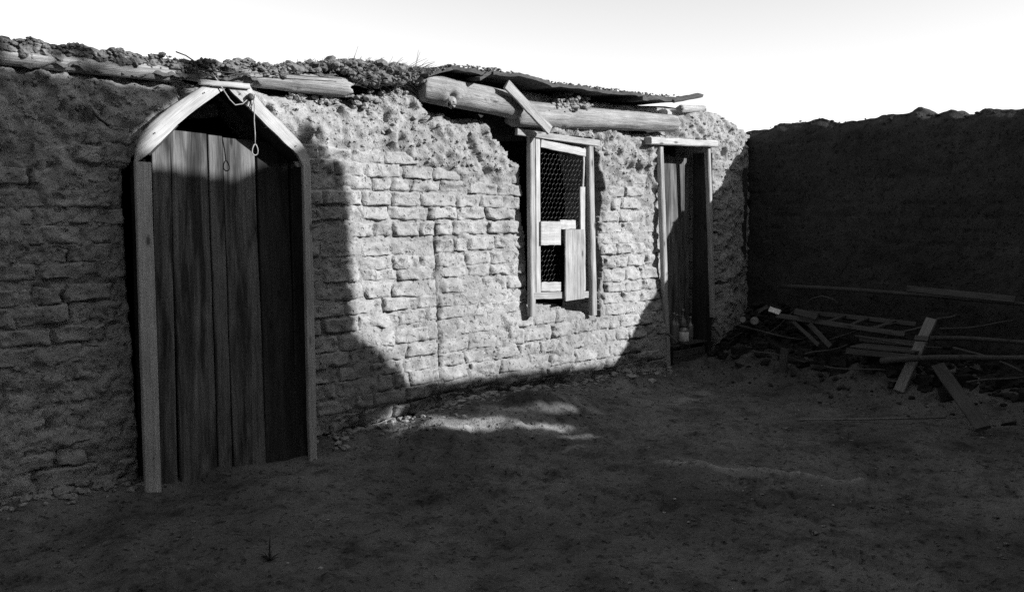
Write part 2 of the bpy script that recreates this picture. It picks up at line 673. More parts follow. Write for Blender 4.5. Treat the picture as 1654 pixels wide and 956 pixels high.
pale = np.maximum(pale, .75 * np.exp(-(dd_ / .035) ** 2))
at_ = ground.data.attributes.new('pale', 'FLOAT', 'POINT')
at_.data.foreach_set('value', pale.astype(np.float32).ravel())


def gh(x, y):
    return float(ground_h(x, y))


# ------------------------------------------------------------------ the adobe building
TH = .42
ROOF_PX = [(-300, 30), (0, 52), (60, 62), (150, 70), (200, 76), (300, 92), (400, 92), (440, 98), (500, 90), (580, 92), (650, 102), (690, 116)]
adobe_top_px = [(-600, 40), (0, 92), (100, 104), (200, 122), (300, 132), (420, 140), (440, 150), (500, 152), (560, 152), (580, 156), (610, 150), (640, 136), (665, 136), (682, 160), (700, 178),
                (740, 190), (785, 190), (796, 205), (830, 205), (880, 205), (886, 190), (900, 160), (915, 145), (938, 148), (955, 170), (985, 186), (1000, 206), (1040, 216),
                (1085, 212), (1096, 190), (1110, 176), (1132, 170), (1150, 176), (1170, 182), (1190, 194), (1205, 208), (1240, 222)]
AT = XZ(adobe_top_px)
ATx, ATz = np.array([p[0] for p in AT]), np.array([p[1] for p in AT])


def adobe_top(x):
    return np.interp(x, ATx, ATz)


DOOR1 = [(1.925, -.5), (1.93, 1.70), (2.02, 1.80), (2.18, 1.95), (2.36, 2.12), (2.52, 2.2), (2.66, 2.12), (2.95, 1.86), (3.03, 1.74), (3.03, -.5)]
WIN = XZ([(786, 186), (796, 205), (789, 222), (812, 233), (828, 258), (843, 286), (840, 330), (847, 380), (848, 440), (852, 484), (864, 489), (898, 491), (912, 502), (945, 506), (962, 508), (968, 480), (973, 430), (964, 380), (970, 330), (966, 280), (958, 240), (950, 226), (880, 216), (872, 196), (868, 170), (786, 170)])
DOOR2 = XZ([(1062, 232), (1070, 420), (1076, 640), (1152, 640), (1150, 400), (1147, 232)])
TOPHOLE = XZ([(1000, 150), (1000, 205), (1040, 215), (1085, 211), (1096, 188), (1104, 150)])


def solid(x, z):
    s = z < adobe_top(x) + .012 * vnoise(np.asarray(x) * 17, np.asarray(z) * 17)
    jx = np.asarray(x) + .012 * vnoise(np.asarray(x) * 13, np.asarray(z) * 13, 4)
    jz = np.asarray(z) + .012 * vnoise(np.asarray(x) * 13, np.asarray(z) * 13, 9)
    return s & ~in_poly(x, z, DOOR1) & ~in_poly(jx, jz, WIN) & ~in_poly(x, z, DOOR2)


def mudmask(x, z):
    """1 where thick mud plaster hides the courses"""
    x, z = np.asarray(x, float), np.asarray(z, float)
    n = .28 * fbm(x * 1.7, z * 1.7, 3, 3)
    m = sstep(1.70, 1.98, z + n)
    right = sstep(5.6, 5.9, x) * sstep(7.0, 6.7, x)
    m = np.maximum(m, right * sstep(1.45, 1.8, z + n))
    low = np.exp(-((x - 5.2) / .75) ** 4) * sstep(.72, .5, z + n * .5)
    m = np.maximum(m, .6 * low)
    m = np.maximum(m, sstep(7.6, 7.9, x) * .75)
    m = np.maximum(m, sstep(2.3, 1.8, x) * .62)
    return m


def core_y(x, z):
    x, z = np.asarray(x, float), np.asarray(z, float)
    m = mudmask(x, z)
    fill = sstep(-.15, .45, fbm(x * 3.1, z * 3.1, 12, 3))
    y = .014 - .019 * fill - .011 * fbm(x * 5, z * 7, 0, 4) - .007 * fbm(x * 26, z * 26, 3, 2)
    lump = fbm(x * 4.5, z * 4.5, 5, 4)
    pit = np.maximum(0, fbm(x * 11, z * 9, 8, 3) - .35)
    y = y - m * (.034 + .016 * lump - .085 * pit + .022 * fbm(x * 17, z * 17, 1, 4, .62))
    # hand-smeared diagonal streaks of mud under the roof
    y = y - m * .008 * vnoise((x + .8 * z) * 16, (x - z) * 3)
    # gentle bulges and a batter: the wall is thicker at its foot
    y = y - .025 * fbm(x * .9, z * .8, 2, 2) - .05 * sstep(1.2, 0, z) * (1 + .3 * fbm(x * 2, z * 2, 6, 2))
    # undercut, salt-eaten foot
    y = y + .07 * sstep(.20, .02, z + .08 * fbm(x * 3, z * 3, 4, 2)) * sstep(3.0, 3.4, x)
    # vertical crack
    xc = 4.16 + .02 * np.sin(z * 5) + .012 * vnoise(z * 14, 3)
    y = y + .05 * np.exp(-((x - xc) / .012) ** 2) * sstep(.2, .3, z) * sstep(1.55, 1.3, z)
    # the upper edge rounds back
    top = adobe_top(x)
    y = y + .10 * sstep(.14, 0, top - z) ** 2
    return y


building = empty('adobe_building', (4.0, 0, 0), 'long low sun-dried brick house with log and sod roof, its wall half lit', 'house')

wx = spaced(.95, 8.47, .0135, -2.6, 8.48)
wz = np.arange(-.34, 2.66, .0135)
WX, WZ = np.meshgrid(wx, wz, indexing='ij')
WY = core_y(WX, WZ)
keep = solid(WX, WZ)
cell = keep[:-1, :-1] & keep[1:, :-1] & keep[1:, 1:] & keep[:-1, 1:]
nzv = len(wz)
idx = (np.arange(len(wx))[:, None] * nzv + np.arange(nzv)[None, :])
I, J = np.nonzero(cell)
F = np.stack([idx[I, J], idx[I + 1, J], idx[I + 1, J + 1], idx[I, J + 1]], -1)
V = np.stack([WX, WY, WZ], -1).reshape(-1, 3)
# jamb and sill faces: boundary edges carried back through the wall's thickness
used = {}
edges = []
cp_ = np.pad(cell, 1)
Vb = []
nb = len(V)


def back(i):
    if i not in used:
        used[i] = nb + len(Vb)
        x, y, z = V[i]
        Vb.append([(x, .12, z), (x, TH, z)])
    return used[i]


rim = []
for (di, dj, e) in ((-1, 0, (0, 3)), (1, 0, (2, 1)), (0, -1, (1, 0)), (0, 1, (3, 2))):
    nbm = cp_[1 + di:cp_.shape[0] - 1 + di, 1 + dj:cp_.shape[1] - 1 + dj]
    bi, bj = np.nonzero(cell & ~nbm)
    cor = [(0, 0), (1, 0), (1, 1), (0, 1)]
    for i, j in zip(bi, bj):
        a, b = cor[e[0]], cor[e[1]]
        rim.append((int(idx[i + a[0], j + a[1]]), int(idx[i + b[0], j + b[1]])))
for (a, b) in rim:
    back(a); back(b)
keys = list(used)
order = {k: n for n, k in enumerate(keys)}
A1 = np.array([[V[k][0] + .02 * vnoise(V[k][2] * 9, V[k][0] * 9), .13, V[k][2]] for k in keys])
A2 = np.array([[V[k][0], TH, V[k][2]] for k in keys])
Vall = np.concatenate([V, A1, A2])
n1_, n2_ = len(V), len(V) + len(keys)
F2 = []
for (a, b) in rim:
    oa, ob = order[a], order[b]
    F2.append((a, b, n1_ + ob, n1_ + oa))
    F2.append((n1_ + oa, n1_ + ob, n2_ + ob, n2_ + oa))
wall = mesh_obj('wall', Vall, np.concatenate([F, np.array(F2)]), M_MUD, building, at=(4.0, 0, 0))
# make sure normals look outward for the bump: front faces face -y already

# --- bricks, each its own piece
bricks = []


def brick_mesh(x0, x1, z0, z1, front, seed):
    nu, nv = max(6, int((x1 - x0) / .0155)), 11
    u = np.linspace(-1, 1, nu)[:, None]
    v = np.linspace(-1, 1, nv)[None, :]
    # gather vertices toward the edges so the rounding is crisp
    ug = np.sign(u) * np.abs(u) ** .8
    vg = np.sign(v) * np.abs(v) ** .75
    cx, cz, hx, hz = (x0 + x1) / 2, (z0 + z1) / 2, (x1 - x0) / 2, (z1 - z0) / 2
    tilt = (RND.random() - .5) * .05
    X = cx + ug * hx + 0 * vg
    Z = cz + vg * hz + ug * hx * tilt
    X = X + .013 * fbm(X * 9 + seed, Z * 22, seed, 3)
    Z = Z + .010 * fbm(X * 15 + seed, Z * 9, seed + 50, 3)
    eu = 1 - np.abs(ug) ** (12 + 14 * RND.random())
    ev = 1 - np.abs(vg) ** (8 + 6 * RND.random())
    e = np.clip(eu * ev, 0, 1) ** .30
    wear = .011 * fbm(X * 12, Z * 12, seed, 3) + .009 * fbm(X * 38, Z * 38, seed, 2)
    base = core_y(np.array(cx), np.array(cz)) * 0
    big = -.025 * fbm(X * .9, Z * .8, 2, 2) - .05 * sstep(1.2, 0, Z) * (1 + .3 * fbm(X * 2, Z * 2, 6, 2)) + .07 * sstep(.20, .02, Z + .08 * fbm(X * 3, Z * 3, 4, 2)) * sstep(3.0, 3.4, X)
    twist = (RND.random() - .5) * .012 * ug + (RND.random() - .5) * .012 * vg
    Y = big + .012 - (front + .012 + twist + wear) * e + 0
    chip = sstep(.2, .55, fbm(X * 8 + seed, Z * 11, seed + 7, 3)) * .020
    Y = Y + chip * e
    V_ = np.stack([X, Y, Z], -1).reshape(-1, 3)
    return V_, grid_faces(nu, nv), (cx, float(np.mean(Y)), cz)


COURSE = .107
k = 0
z = -.20
while z < 2.3:
    x = -2.4 + RND.random() * .2
    hz = COURSE * (1 + RND.uniform(-.08, .08))
    while x < 8.40:
        Lb = RND.choice([.28, .29, .26, .30, .24, .15, .32]) * RND.uniform(.93, 1.07)
        sag = .012 * math.sin(x * 1.3 + k) + .010 * float(vnoise(x * .8, k * 3.1))
        if x < 4.16 < x + Lb and .2 < z < 1.4:
            if 4.16 - x > .09: Lb = 4.15 - x
            else: x = 4.165
        xs = np.linspace(x + .003, x + Lb - .003, 15)
        ok = solid(xs, np.full(15, z + hz / 2 + sag)) & solid(xs, np.full(15, z + hz * .9 + sag)) & solid(xs, np.full(15, z + hz * .1 + sag))
        if ok.any():
            i0, i1 = np.argmax(ok), len(ok) - 1 - np.argmax(ok[::-1])
            a, b = xs[i0], xs[i1]
            m = float(mudmask((a + b) / 2, z + hz / 2))
            if ok[i0:i1 + 1].all() and b - a > .07 and (m < .72 or RND.random() < .05) and a > -2.5:
                fr = .012 + RND.uniform(-.007, .009) + .004 * RND.random()
                if RND.random() < .06: fr -= .015
                bricks.append((a, b, z + .002 + sag, z + hz - .005 + sag, fr + m * .012, RND.random() * 90))
        x += Lb + .003
    z += hz
    k += 1
vis = []
for b in bricks:
    c = np.array([(b[0] + b[1]) / 2, 0, (b[2] + b[3]) / 2]) - CAM
    zc = c @ _F
    ppx = 827 + FPX * (c @ _R) / zc
    vis.append((0 if (zc > .5 and -20 < ppx < 1700) else 1, float(np.linalg.norm(c))))
rank = sorted(range(len(bricks)), key=lambda i: vis[i])
rest = Acc()
for n_, i in enumerate(rank):
    v, f, c = brick_mesh(*bricks[i])
    if n_ < 300:
        mesh_obj('brick', v, f, M_ADOBE, wall, at=c)
    else:
        rest.add(v, [tuple(int(t) for t in q) for q in f])
if rest.n:
    tag(rest.build('brick', M_ADOBE, wall, at=(7, 0, 1)), kind='stuff')


# --- the dark room behind the openings
def boxd(x0, x1, y0, y1, z0, z1):
    v = [(x0, y0, z0), (x1, y0, z0), (x1, y1, z0), (x0, y1, z0), (x0, y0, z1), (x1, y0, z1), (x1, y1, z1), (x0, y1, z1)]
    f = [(0, 3, 2, 1), (4, 5, 6, 7), (0, 1, 5, 4), (1, 2, 6, 5), (2, 3, 7, 6), (3, 0, 4, 7)]
    return v, f


def box(name, x0, x1, y0, y1, z0, z1, mat, parent):
    v, f = boxd(x0, x1, y0, y1, z0, z1)
    return mesh_obj(name, v, f, mat, parent, smooth=False, at=((x0 + x1) / 2, (y0 + y1) / 2, z0))


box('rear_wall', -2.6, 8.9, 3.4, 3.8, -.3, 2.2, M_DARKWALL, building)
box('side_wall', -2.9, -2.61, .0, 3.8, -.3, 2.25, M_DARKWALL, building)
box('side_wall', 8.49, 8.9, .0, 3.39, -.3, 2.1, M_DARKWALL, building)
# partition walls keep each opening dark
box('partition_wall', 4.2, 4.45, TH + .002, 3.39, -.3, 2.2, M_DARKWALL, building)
rs = Acc()
xs = np.linspace(-2.7, 8.6, 60)
ys = np.array([.12, .5, 1.5, 2.6, 3.9])
RX, RY = np.meshgrid(xs, ys, indexing='ij')
sod_z_x = np.array([-2.7, 1.3, 2.3, 3.4, 4.1, 4.4, 5.5, 7.3, 7.6, 8.6])
sod_z_z = np.array([2.36, 2.33, 2.33, 2.42, 2.45, 2.44, 2.47, 2.50, 2.36, 2.10])
RT = np.interp(RX, sod_z_x, sod_z_z) + .02 * fbm(RX * 3, RY * 3) - .04 * RY
rs.add(np.stack([RX, RY, RT], -1).reshape(-1, 3), grid_faces(60, 5).tolist())
rs.add(np.stack([RX, RY, RT - .10 - .0 * RY], -1).reshape(-1, 3), grid_faces(60, 5, True).tolist())
rs.build('roof', M_SOD, building, at=(3, 2, 2.3))
# back-up strip closing the gap between roof and wall head behind the logs
vv = []
xs2 = np.linspace(-2.6, 8.5, 200)
tp = np.interp(xs2, sod_z_x, sod_z_z) - .04
bt = np.minimum(adobe_top(xs2) - .1, tp - .05)
for x_, t1, b1 in zip(xs2, tp, bt):
    vv += [(x_, .2, b1), (x_, .2, t1)]
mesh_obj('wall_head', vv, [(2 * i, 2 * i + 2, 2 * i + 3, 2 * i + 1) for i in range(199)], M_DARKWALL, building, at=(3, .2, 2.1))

# --- roof logs
def Pm(a, y): return tuple(onY(a[0], a[1], y))


log('roof_log', (-1.2, .03, 2.27), Pm((290, 122), -.01), .062, .045, M_GREYLOG, building, 1, ((.55, 4.4, .05, .02),), ragged=.03)
log('roof_log', Pm((150, 98), .05), Pm((562, 142), .00), .05, .064, M_LOG, building, 4, ((.4, 4.2, .05, .012), (.75, 4.0, .04, .01)), ragged=.05)
log('roof_log', Pm((676, 140), -.02), Pm((836, 172), -.10), .105, .098, M_LOG, building, 9, ((.24, 3.55, .085, .05), (.62, 4.4, .03, .006)), ragged=.01, nu=110, nv=56)
log('roof_log', Pm((835, 160), .16), Pm((925, 176), .12), .075, .07, M_LOG, building, 13)
log('roof_log', Pm((826, 183), -.01), Pm((1090, 200), -.05), .105, .075, M_LOG, building, 17, ((.25, 4.2, .06, .012), (.7, 4.0, .05, .01)), ragged=.02)
log('roof_log', Pm((930, 176), .14), Pm((1112, 190), .10), .07, .07, M_OLDWOOD, building, 21)
log('roof_log', Pm((1098, 176), -.02), Pm((1138, 176), .05), .04, .03, M_GREYLOG, building, 25, nu=24, nv=20)

pk = onY(728, 164, -.12)
log('branch_stub', pk, pk + np.array([-.05, -.07, -.035]), .045, .03, M_GREYLOG, building, 31, nu=14, nv=20, ragged=.035)
# --- roof boards with ragged earth on top, over the window and the far door
def roof_board(a, b, y0, y1, z_off, t=.022, lift=0.0):
    p0, p1 = onY(*a, y0), onY(*b, y0)
    nu, nv = 60, 10
    u = np.linspace(0, 1, nu)[:, None]
    v = np.linspace(0, 1, nv)[None, :]
    X = p0[0] + (p1[0] - p0[0]) * u + 0 * v
    rag = .03 * fbm(X * 5, a[0], 0, 3)
    Y = y0 + rag * (1 - v) + (y1 - y0) * v
    Z = p0[2] + (p1[2] - p0[2]) * u + .012 * fbm(X * 6, Y * 3, a[0], 3) + z_off + .03 * v + lift * sstep(.86, 1, u)
    top = np.stack([X, Y, Z + t / 2 + .010 * np.abs(fbm(X * 30, Y * 30, 1, 2))], -1).reshape(-1, 3)
    bot = np.stack([X, Y, Z - t / 2], -1).reshape(-1, 3)
    n = nu * nv
    f = grid_faces(nu, nv).tolist() + (grid_faces(nu, nv, True) + n).tolist()
    for i in range(nu - 1):
        f.append((i * nv + n, (i + 1) * nv + n, (i + 1) * nv, i * nv))
        f.append((i * nv + nv - 1, (i + 1) * nv + nv - 1, (i + 1) * nv + n + nv - 1, i * nv + n + nv - 1))
    for j in range(nv - 1):
        f.append((j, j + 1, j + 1 + n, j + n))
        q = (nu - 1) * nv
        f.append((q + j + n, q + j + 1 + n, q + j + 1, q + j))
    return mesh_obj('roof_board', np.concatenate([top, bot]), f, M_ROOFBOARD, building, smooth=False, at=tuple(p0))


roof_board((694, 122), (735, 110), -.16, .7, 0)
roof_board((733, 109), (793, 120), -.18, .7, 0)
roof_board((772, 128), (800, 117), -.20, .6, 0)
roof_board((798, 117), (905, 139), -.22, .7, 0)
roof_board((900, 138), (1050, 156), -.20, .7, 0)
roof_board((1035, 158), (1108, 162), -.22, .6, 0, .03, .01)
board('roof_batten', onY(1085, 163, -.22), onY(1131, 154, -.22), .06, .028, M_ROOFBOARD, building, face=(0, -.4, 1), ragged=.02)

# --- sod and clods on top of the roof
sod = Acc()
rx_, rz_ = [p[0] for p in XZ(ROOF_PX)], [p[1] for p in XZ(ROOF_PX)]
nx, ny = 420, 26
u = np.linspace(-1.5, 4.22, nx)[:, None]
v = np.linspace(0, 1, ny)[None, :]
# cross-section: starts behind the log, rises over it and runs back over the roof
front = -.03 + .04 * fbm(u * 5, 0, 3, 3)
SY = front + 1.1 * v ** 1.6 + 0 * u
topz = np.interp(u, rx_, rz_) - .035
SZ = topz - .10 * (1 - v) ** 5 + .026 * fbm(u * 9, SY * 9, 0, 4) + .012 * fbm(u * 30, SY * 30, 0, 2) - .05 * v
sod.add(np.stack([u + 0 * v, SY, SZ], -1).reshape(-1, 3), grid_faces(nx, ny).tolist())
sod.build('sod_layer', M_SOD, building, at=(2, 0, 2.3))
cl = Acc()
for i in range(3400):
    x = RND.uniform(.7, 4.3) if i < 2700 else RND.uniform(3.3, 4.25)
    y = -.05 + abs(RND.gauss(0, .16))
    zt = float(np.interp(x, rx_, rz_)) - .03
    s = RND.choice([.005, .006, .007, .009, .012, .016, .03]) * RND.uniform(.7, 1.25)
    zz = zt - .03 * max(0, .03 - y) / .08 - RND.random() * .05 + (.012 if RND.random() < .2 else 0)
    v_, f_ = clod_data((x, y, zz), s, RND.random() * 99, .75, 2 if s > .019 else 1)
    cl.add(v_, f_)
# earth spilling down over the logs
for i in range(1300):
    px = RND.choice([RND.uniform(-20, 330), RND.uniform(300, 460), RND.uniform(-20, 200)])
    c0 = 60 + .12 * px if px < 300 else 98 + .03 * (px - 300)
    py = c0 + abs(RND.gauss(0, 9)) + 4 * math.sin(px * .09)
    p = onY(px, py, RND.uniform(-.05, .02))
    v_, f_ = clod_data(p, RND.choice([.006, .008, .012, .018]) * RND.uniform(.7, 1.1), RND.random() * 99, .7)
    cl.add(v_, f_)
# crumbs on the roof boards
for i in range(900):
    px = RND.uniform(700, 1120)
    py = np.interp(px, [700, 735, 793, 800, 905, 1050, 1108, 1130], [117, 105, 112, 112, 135, 152, 158, 158])
    p = onY(px, py, -.17)
    v_, f_ = clod_data((p[0], p[1] + abs(RND.gauss(0, .12)), p[2] + RND.uniform(-.008, .012)), RND.uniform(.005, .014), RND.random() * 99, .6)
    cl.add(v_, f_)
# crumbled heap at the roof's broken end over the wall (between the two log runs)
for i in range(520):
    px = RND.uniform(566, 700)
    py = RND.uniform(np.interp(px, [566, 640, 700], [96, 106, 118]), np.interp(px, [566, 600, 640, 700], [125, 140, 134, 138]))
    p = onY(px, py, RND.uniform(-.07, .05))
    v_, f_ = clod_data(p, RND.choice([.007, .009, .012, .016, .03]) * RND.uniform(.7, 1.2), RND.random() * 99, .8, 2)
    cl.add(v_, f_)
tag(cl.build('clods', M_CLOD, building, smooth=False, at=(3, 0, 2.4)), kind='stuff')

# mud lumps packed on the wall head between and above the logs
mh = Acc()
for (px, py, s) in ((905, 170, .06), (918, 158, .07), (935, 160, .065), (930, 178, .07), (955, 180, .05), (990, 190, .045), (970, 200, .06), (1010, 208, .03), (930, 200, .07), (900, 200, .06),
                    (1112, 190, .06), (1132, 184, .07), (1150, 188, .07), (1172, 196, .08), (1190, 208, .08), (1120, 205, .06), (480, 158, .05), (520, 164, .045), (600, 160, .06), (655, 148, .06), (672, 160, .05), (700, 188, .04), (640, 150, .05), (580, 160, .05)):
    for q in range(26):
        p = onY(px, py + (12 if px > 1140 else 3), .05) + NR.normal(0, 1, 3) * [s * .75, s * .3, s * (.25 if px > 1140 else .5)]
        v_, f_ = clod_data(p, s * RND.uniform(.14, .55), RND.random() * 99, .7, 2)
        mh.add(v_, f_)
for (px, py, s) in ((892, 178, .05), (905, 172, .06), (925, 172, .07), (945, 174, .05), (915, 188, .05), (892, 190, .05)):
    for q in range(90):
        p = onY(px, py, -.07) + NR.normal(0, 1, 3) * [s * .6, s * .25, s * .38]
        v_, f_ = clod_data(p, s * RND.uniform(.1, .42), RND.random() * 99, .7, 2)
        mh.add(v_, f_)
tag(mh.build('mud_packing', M_MUD, building, smooth=False, at=(5, 0, 2.2)), kind='stuff')

mc = Acc()
for i in range(9000):
    x, z = RND.uniform(.9, 8.3), RND.uniform(.3, 2.45)
    m_ = float(mudmask(x, z))
    if RND.random() > m_ ** 2 or not bool(solid(np.array(x), np.array(z))) or not bool(solid(np.array(x), np.array(z + .04))): continue
    s = RND.choice([.004, .005, .006, .008, .010, .013, .018]) * RND.uniform(.7, 1.3)
    v_, f_ = clod_data((x, float(core_y(x, z)) + s * .25, z), s, RND.random() * 99, .8)
    mc.add(v_, f_)
tag(mc.build('mud_crumbs', M_MUD, building, smooth=False, at=(5, 0, 1.8)), kind='stuff')

# weeds and dry brush in the sod
wd = Acc()
for i in range(520):
    x = RND.choice([RND.uniform(2.9, 4.15), RND.uniform(3.5, 4.0), RND.uniform(2.15, 2.3), RND.uniform(1.2, 4.1)])
    y = RND.uniform(-.05, .25)
    zt = float(np.interp(x, rx_, rz_)) - .04
    hgt = RND.uniform(.012, .045) * (1.2 if x > 3.4 else .7)
    dx, dy = RND.uniform(-1.3, 1.3) * hgt, RND.uniform(-.6, .3) * hgt
    w = .0022
    wd.add([(x - w, y, zt), (x + w, y, zt), (x + dx * .5 + w * .7, y + dy * .5, zt + hgt * .7), (x + dx * .5 - w * .7, y + dy * .5, zt + hgt * .7), (x + dx, y + dy, zt + hgt)], [(0, 1, 2, 3), (3, 2, 4)])
    if RND.random() < .0:
        c = np.array([x + dx, y + dy, zt + hgt])
        v_, f_ = clod_data(c, .005, i, 1.3)
        wd.add(v_, f_)
tag(wd.build('roof_weeds', M_LEAF, building, smooth=False, at=(3, 0, 2.4)), kind='stuff')
br = Acc()
for i in range(260):
    a = onY(RND.uniform(560, 690), RND.uniform(108, 140), RND.uniform(-.08, .0))
    d = np.array([RND.gauss(.9, .5), RND.gauss(-.1, .2), RND.gauss(.10, .35)])
    d = d / np.linalg.norm(d) * RND.uniform(.05, .16)
    v_, f_ = tube_data([a, a + d * .5 + [0, 0, .006], a + d], [.0022, .0018, .001], 3)
    br.add(v_, f_)
tag(br.build('dry_brush', M_BRUSH, building, smooth=False, at=(4, 0, 2.4)), kind='stuff')

# brace board nailed slantwise from roof to window head
boardpx('brace_board', (818, 136), (888, 211), -.22, .075, .022, M_OLDWOOD, building, face=(0, -1, 0), ragged=.006)

# ------------------------------------------------------------------ arched doorway
YF = -.12
d1 = empty('arched_doorway', (2.5, -.12, -.1), parent=building)


def curve(pts, n=6):
    out = []
    P = [np.array(p, float) for p in pts]
    for i in range(len(P) - 1):
        p0, p1, p2, p3 = P[max(i - 1, 0)], P[i], P[i + 1], P[min(i + 2, len(P) - 1)]
        for k in range(n):
            t = k / n
            out.append(tuple(.5 * ((2 * p1) + (-p0 + p2) * t + (2 * p0 - 5 * p1 + 4 * p2 - p3) * t * t + (-p0 + 3 * p1 - 3 * p2 + p3) * t ** 3)))
    out.append(tuple(P[-1]))
    return out


lo = curve([(330, 138), (272, 175), (238, 205), (222, 232), (217, 264)])
li = curve([(232, 254), (258, 230), (292, 196), (328, 168), (366, 142)])
prism('arch_board', XZ([(366, 138)] + lo + li, YF), YF - .011, YF + .011, M_PLANED, d1)
ro = curve([(403, 140), (420, 166), (455, 200), (482, 228), (496, 250), (500, 273)])
ri = curve([(487, 268), (479, 250), (462, 234), (432, 205), (400, 174), (369, 145)])
prism('arch_board', XZ([(368, 139)] + ro + ri, YF - .001), YF - .012, YF + .010, M_PLANED, d1)
boardpx('cap_strip', (322, 133), (402, 140), YF - .02, .03, .03, M_PLANED, d1)
# jambs lean outwards at the foot
jl0, jl1 = onY(230, 262, YF), onY(247, 807, YF - .12)
board('jamb', jl0, jl1, .088, .03, M_PLANED, d1, face=(0, -1, 0))
jr0, jr1 = onY(494, 268, YF + .003), onY(505, 752, YF - .12)
board('jamb', jr0, jr1, .055, .03, M_PLANED, d1, face=(0, -1, 0))
# inner lining boards of the hood
board('lining_board', (3.005, -.02, 1.76), (2.965, -.10, -.12), .17, .018, M_DARKPLANK, d1, face=(-1, 0, 0))
board('lining_board', (2.005, -.02, 1.76), (1.955, -.10, -.12), .17, .018, M_DARKPLANK, d1, face=(1, 0, 0))
for (a, b) in (((2.035, 1.79), (2.20, 1.965)), ((2.20, 1.985), (2.50, 2.215)), ((2.51, 2.215), (2.765, 1.995)), ((2.765, 1.985), (2.985, 1.80))):
    board('soffit_board', (a[0], -.01, a[1]), (b[0], -.01, b[1]), .19, .014, M_DARKPLANK, d1, face=(0, 0, -1), seg=2)
# the plank leaf
leaf = empty('door_leaf', (2.5, .05, -.1), parent=d1)
seams_t = [244, 272, 333, 357, 409, 466, 492]
seams_b = [250, 290, 352, 377, 432, 478, 500]
bot_y = [806, 802, 784, 776, 765, 759, 756]
yt, yb = .055, -.17
for i in range(6):
    a0, a1 = onY(seams_t[i], 208, yt), onY(seams_t[i + 1], 208, yt)
    b0, b1 = onY(seams_b[i], bot_y[i], yb), onY(seams_b[i + 1], bot_y[i + 1], yb)
    ztop = 1.955 - .012 * i
    wd_ = (a1[0] - a0[0] + b1[0] - b0[0]) / 2 - (.014 if i == 0 else .009)
    board('plank', ((a0[0] + a1[0]) / 2, yt + RND.uniform(-.006, .006), ztop), ((b0[0] + b1[0]) / 2, yb + RND.uniform(-.006, .006), min(b0[2], b1[2]) - .06), wd_, .022, M_PLANK if i < 4 else M_DARKPLANK, leaf, face=(0, -1, 0), seg=14, rough=.002)
board('threshold', (2.0, -.10, -.135), (2.98, -.10, -.135), .12, .05, M_DARKPLANK, d1, face=(0, 0, 1))
# hidden back ledges visible only through the top gap
board('inner_beam', (1.95, .34, 2.03), (2.62, .30, 2.12), .10, .09, M_OLDWOOD, building, face=(0, -1, 0))

v, f = lathe([(.0045, 0), (.004, .002), (.002, .003)], 8)
nail_me = None
for (px, py, yy) in ((231, 300, -.12), (235, 400, -.135), (238, 470, -.15), (240, 540, -.16), (244, 640, -.19), (248, 740, -.22), (495, 300, -.12), (498, 420, -.135), (501, 560, -.165), (504, 690, -.2), (330, 150, -.12), (250, 215, -.12), (388, 152, -.12), (478, 236, -.12)):
    p = onY(px, py, yy - .019)
    Mn = Matrix.Translation(tuple(p)) @ Matrix.Rotation(math.pi / 2, 4, 'X')
    if nail_me is None:
        o_ = mesh_obj('nail', v, f, M_IRON, d1, Mn)
        nail_me = o_.data
    else:
        link(bpy.data.objects.new('nail', nail_me), d1, Mn)

# ------------------------------------------------------------------ window
win = empty('window', (5.4, -.03, .65), parent=building)
YW = -.09
def wb(name, a, b, w, t=.022, y=YW, mat=None, **kw):
    return boardpx(name, a, b, y, w, t, mat or M_OLDWOOD, win, **kw)


wb('lintel', (834, 213), (967, 232), .050, .03, YW - .01)
wb('jamb', (857.5, 219), (858.5, 511), .056, .05, YW + .01)
wb('jamb', (952, 232), (958, 509), .058, .05, YW + .012)
sash = empty('sash', (5.4, YW, .8), parent=win)


def sb(name, a, b, w, t=.020, y=YW + .002, mat=None, **kw):
    return boardpx(name, a, b, y, w, t, mat or M_PLANED, sash, **kw)


sb('stile', (867.5, 222), (869, 473), .050)
sb('top_rail', (873, 232), (945, 247), .062, .02, YW + .001)
sb('stile', (940, 302), (941, 470), .060, .018, YW + .024)
sb('stile_stub', (943, 240), (941, 302), .020, .018, YW + .026, ragged=.01, mat=M_OLDWOOD)
sb('bottom_rail', (873, 463), (905, 463), .075, .02, YW + .001)
sb('sill_rail', (861, 478), (949, 476), .055, .025, YW - .004, mat=M_OLDWOOD)
sb('patch_board', (873, 377), (905, 377), .19, .016, YW - .018, mat=M_PLANED, ragged=.008)
sb('patch_board', (904, 363), (929, 363), .075, .016, YW - .018, mat=M_PLANED, ragged=.008)
sb('patch_board', (928, 371), (928, 484), .235, .016, YW - .036, mat=M_OLDWOOD, ragged=.006)
# hexagonal wire netting behind the sash
net = Acc()
p_a, p_b = onY(866, 236, YW + .02), onY(948, 236, YW + .02)
x0n, x1n, z0n, z1n = p_a[0], p_b[0], .84, 2.06
s_ = .026
row, zc = 0, z0n
while zc < z1n:
    xc = x0n + (s_ * math.sqrt(3) / 2 if row % 2 else 0)
    while xc < x1n:
        jit = lambda a, b: (a + .004 * float(vnoise(a * 9, b * 9)), YW + .03 + .010 * float(vnoise(a * 5, b * 5, 4)), b + .004 * float(vnoise(a * 9, b * 9, 3)))
        q = [(xc, zc + s_), (xc + s_ * .866, zc + s_ / 2), (xc + s_ * .866, zc - s_ / 2), (xc, zc - s_)]
        for i in range(3):
            v_, f_ = tube_data([jit(*q[i]), jit(*q[i + 1])], .00045, 3)
            net.add(v_, f_)
        xc += s_ * math.sqrt(3)
    zc += s_ * 1.5
    row += 1
net.build('wire_netting', M_WIRE, win, smooth=False, at=(5.4, YW, 1.4))
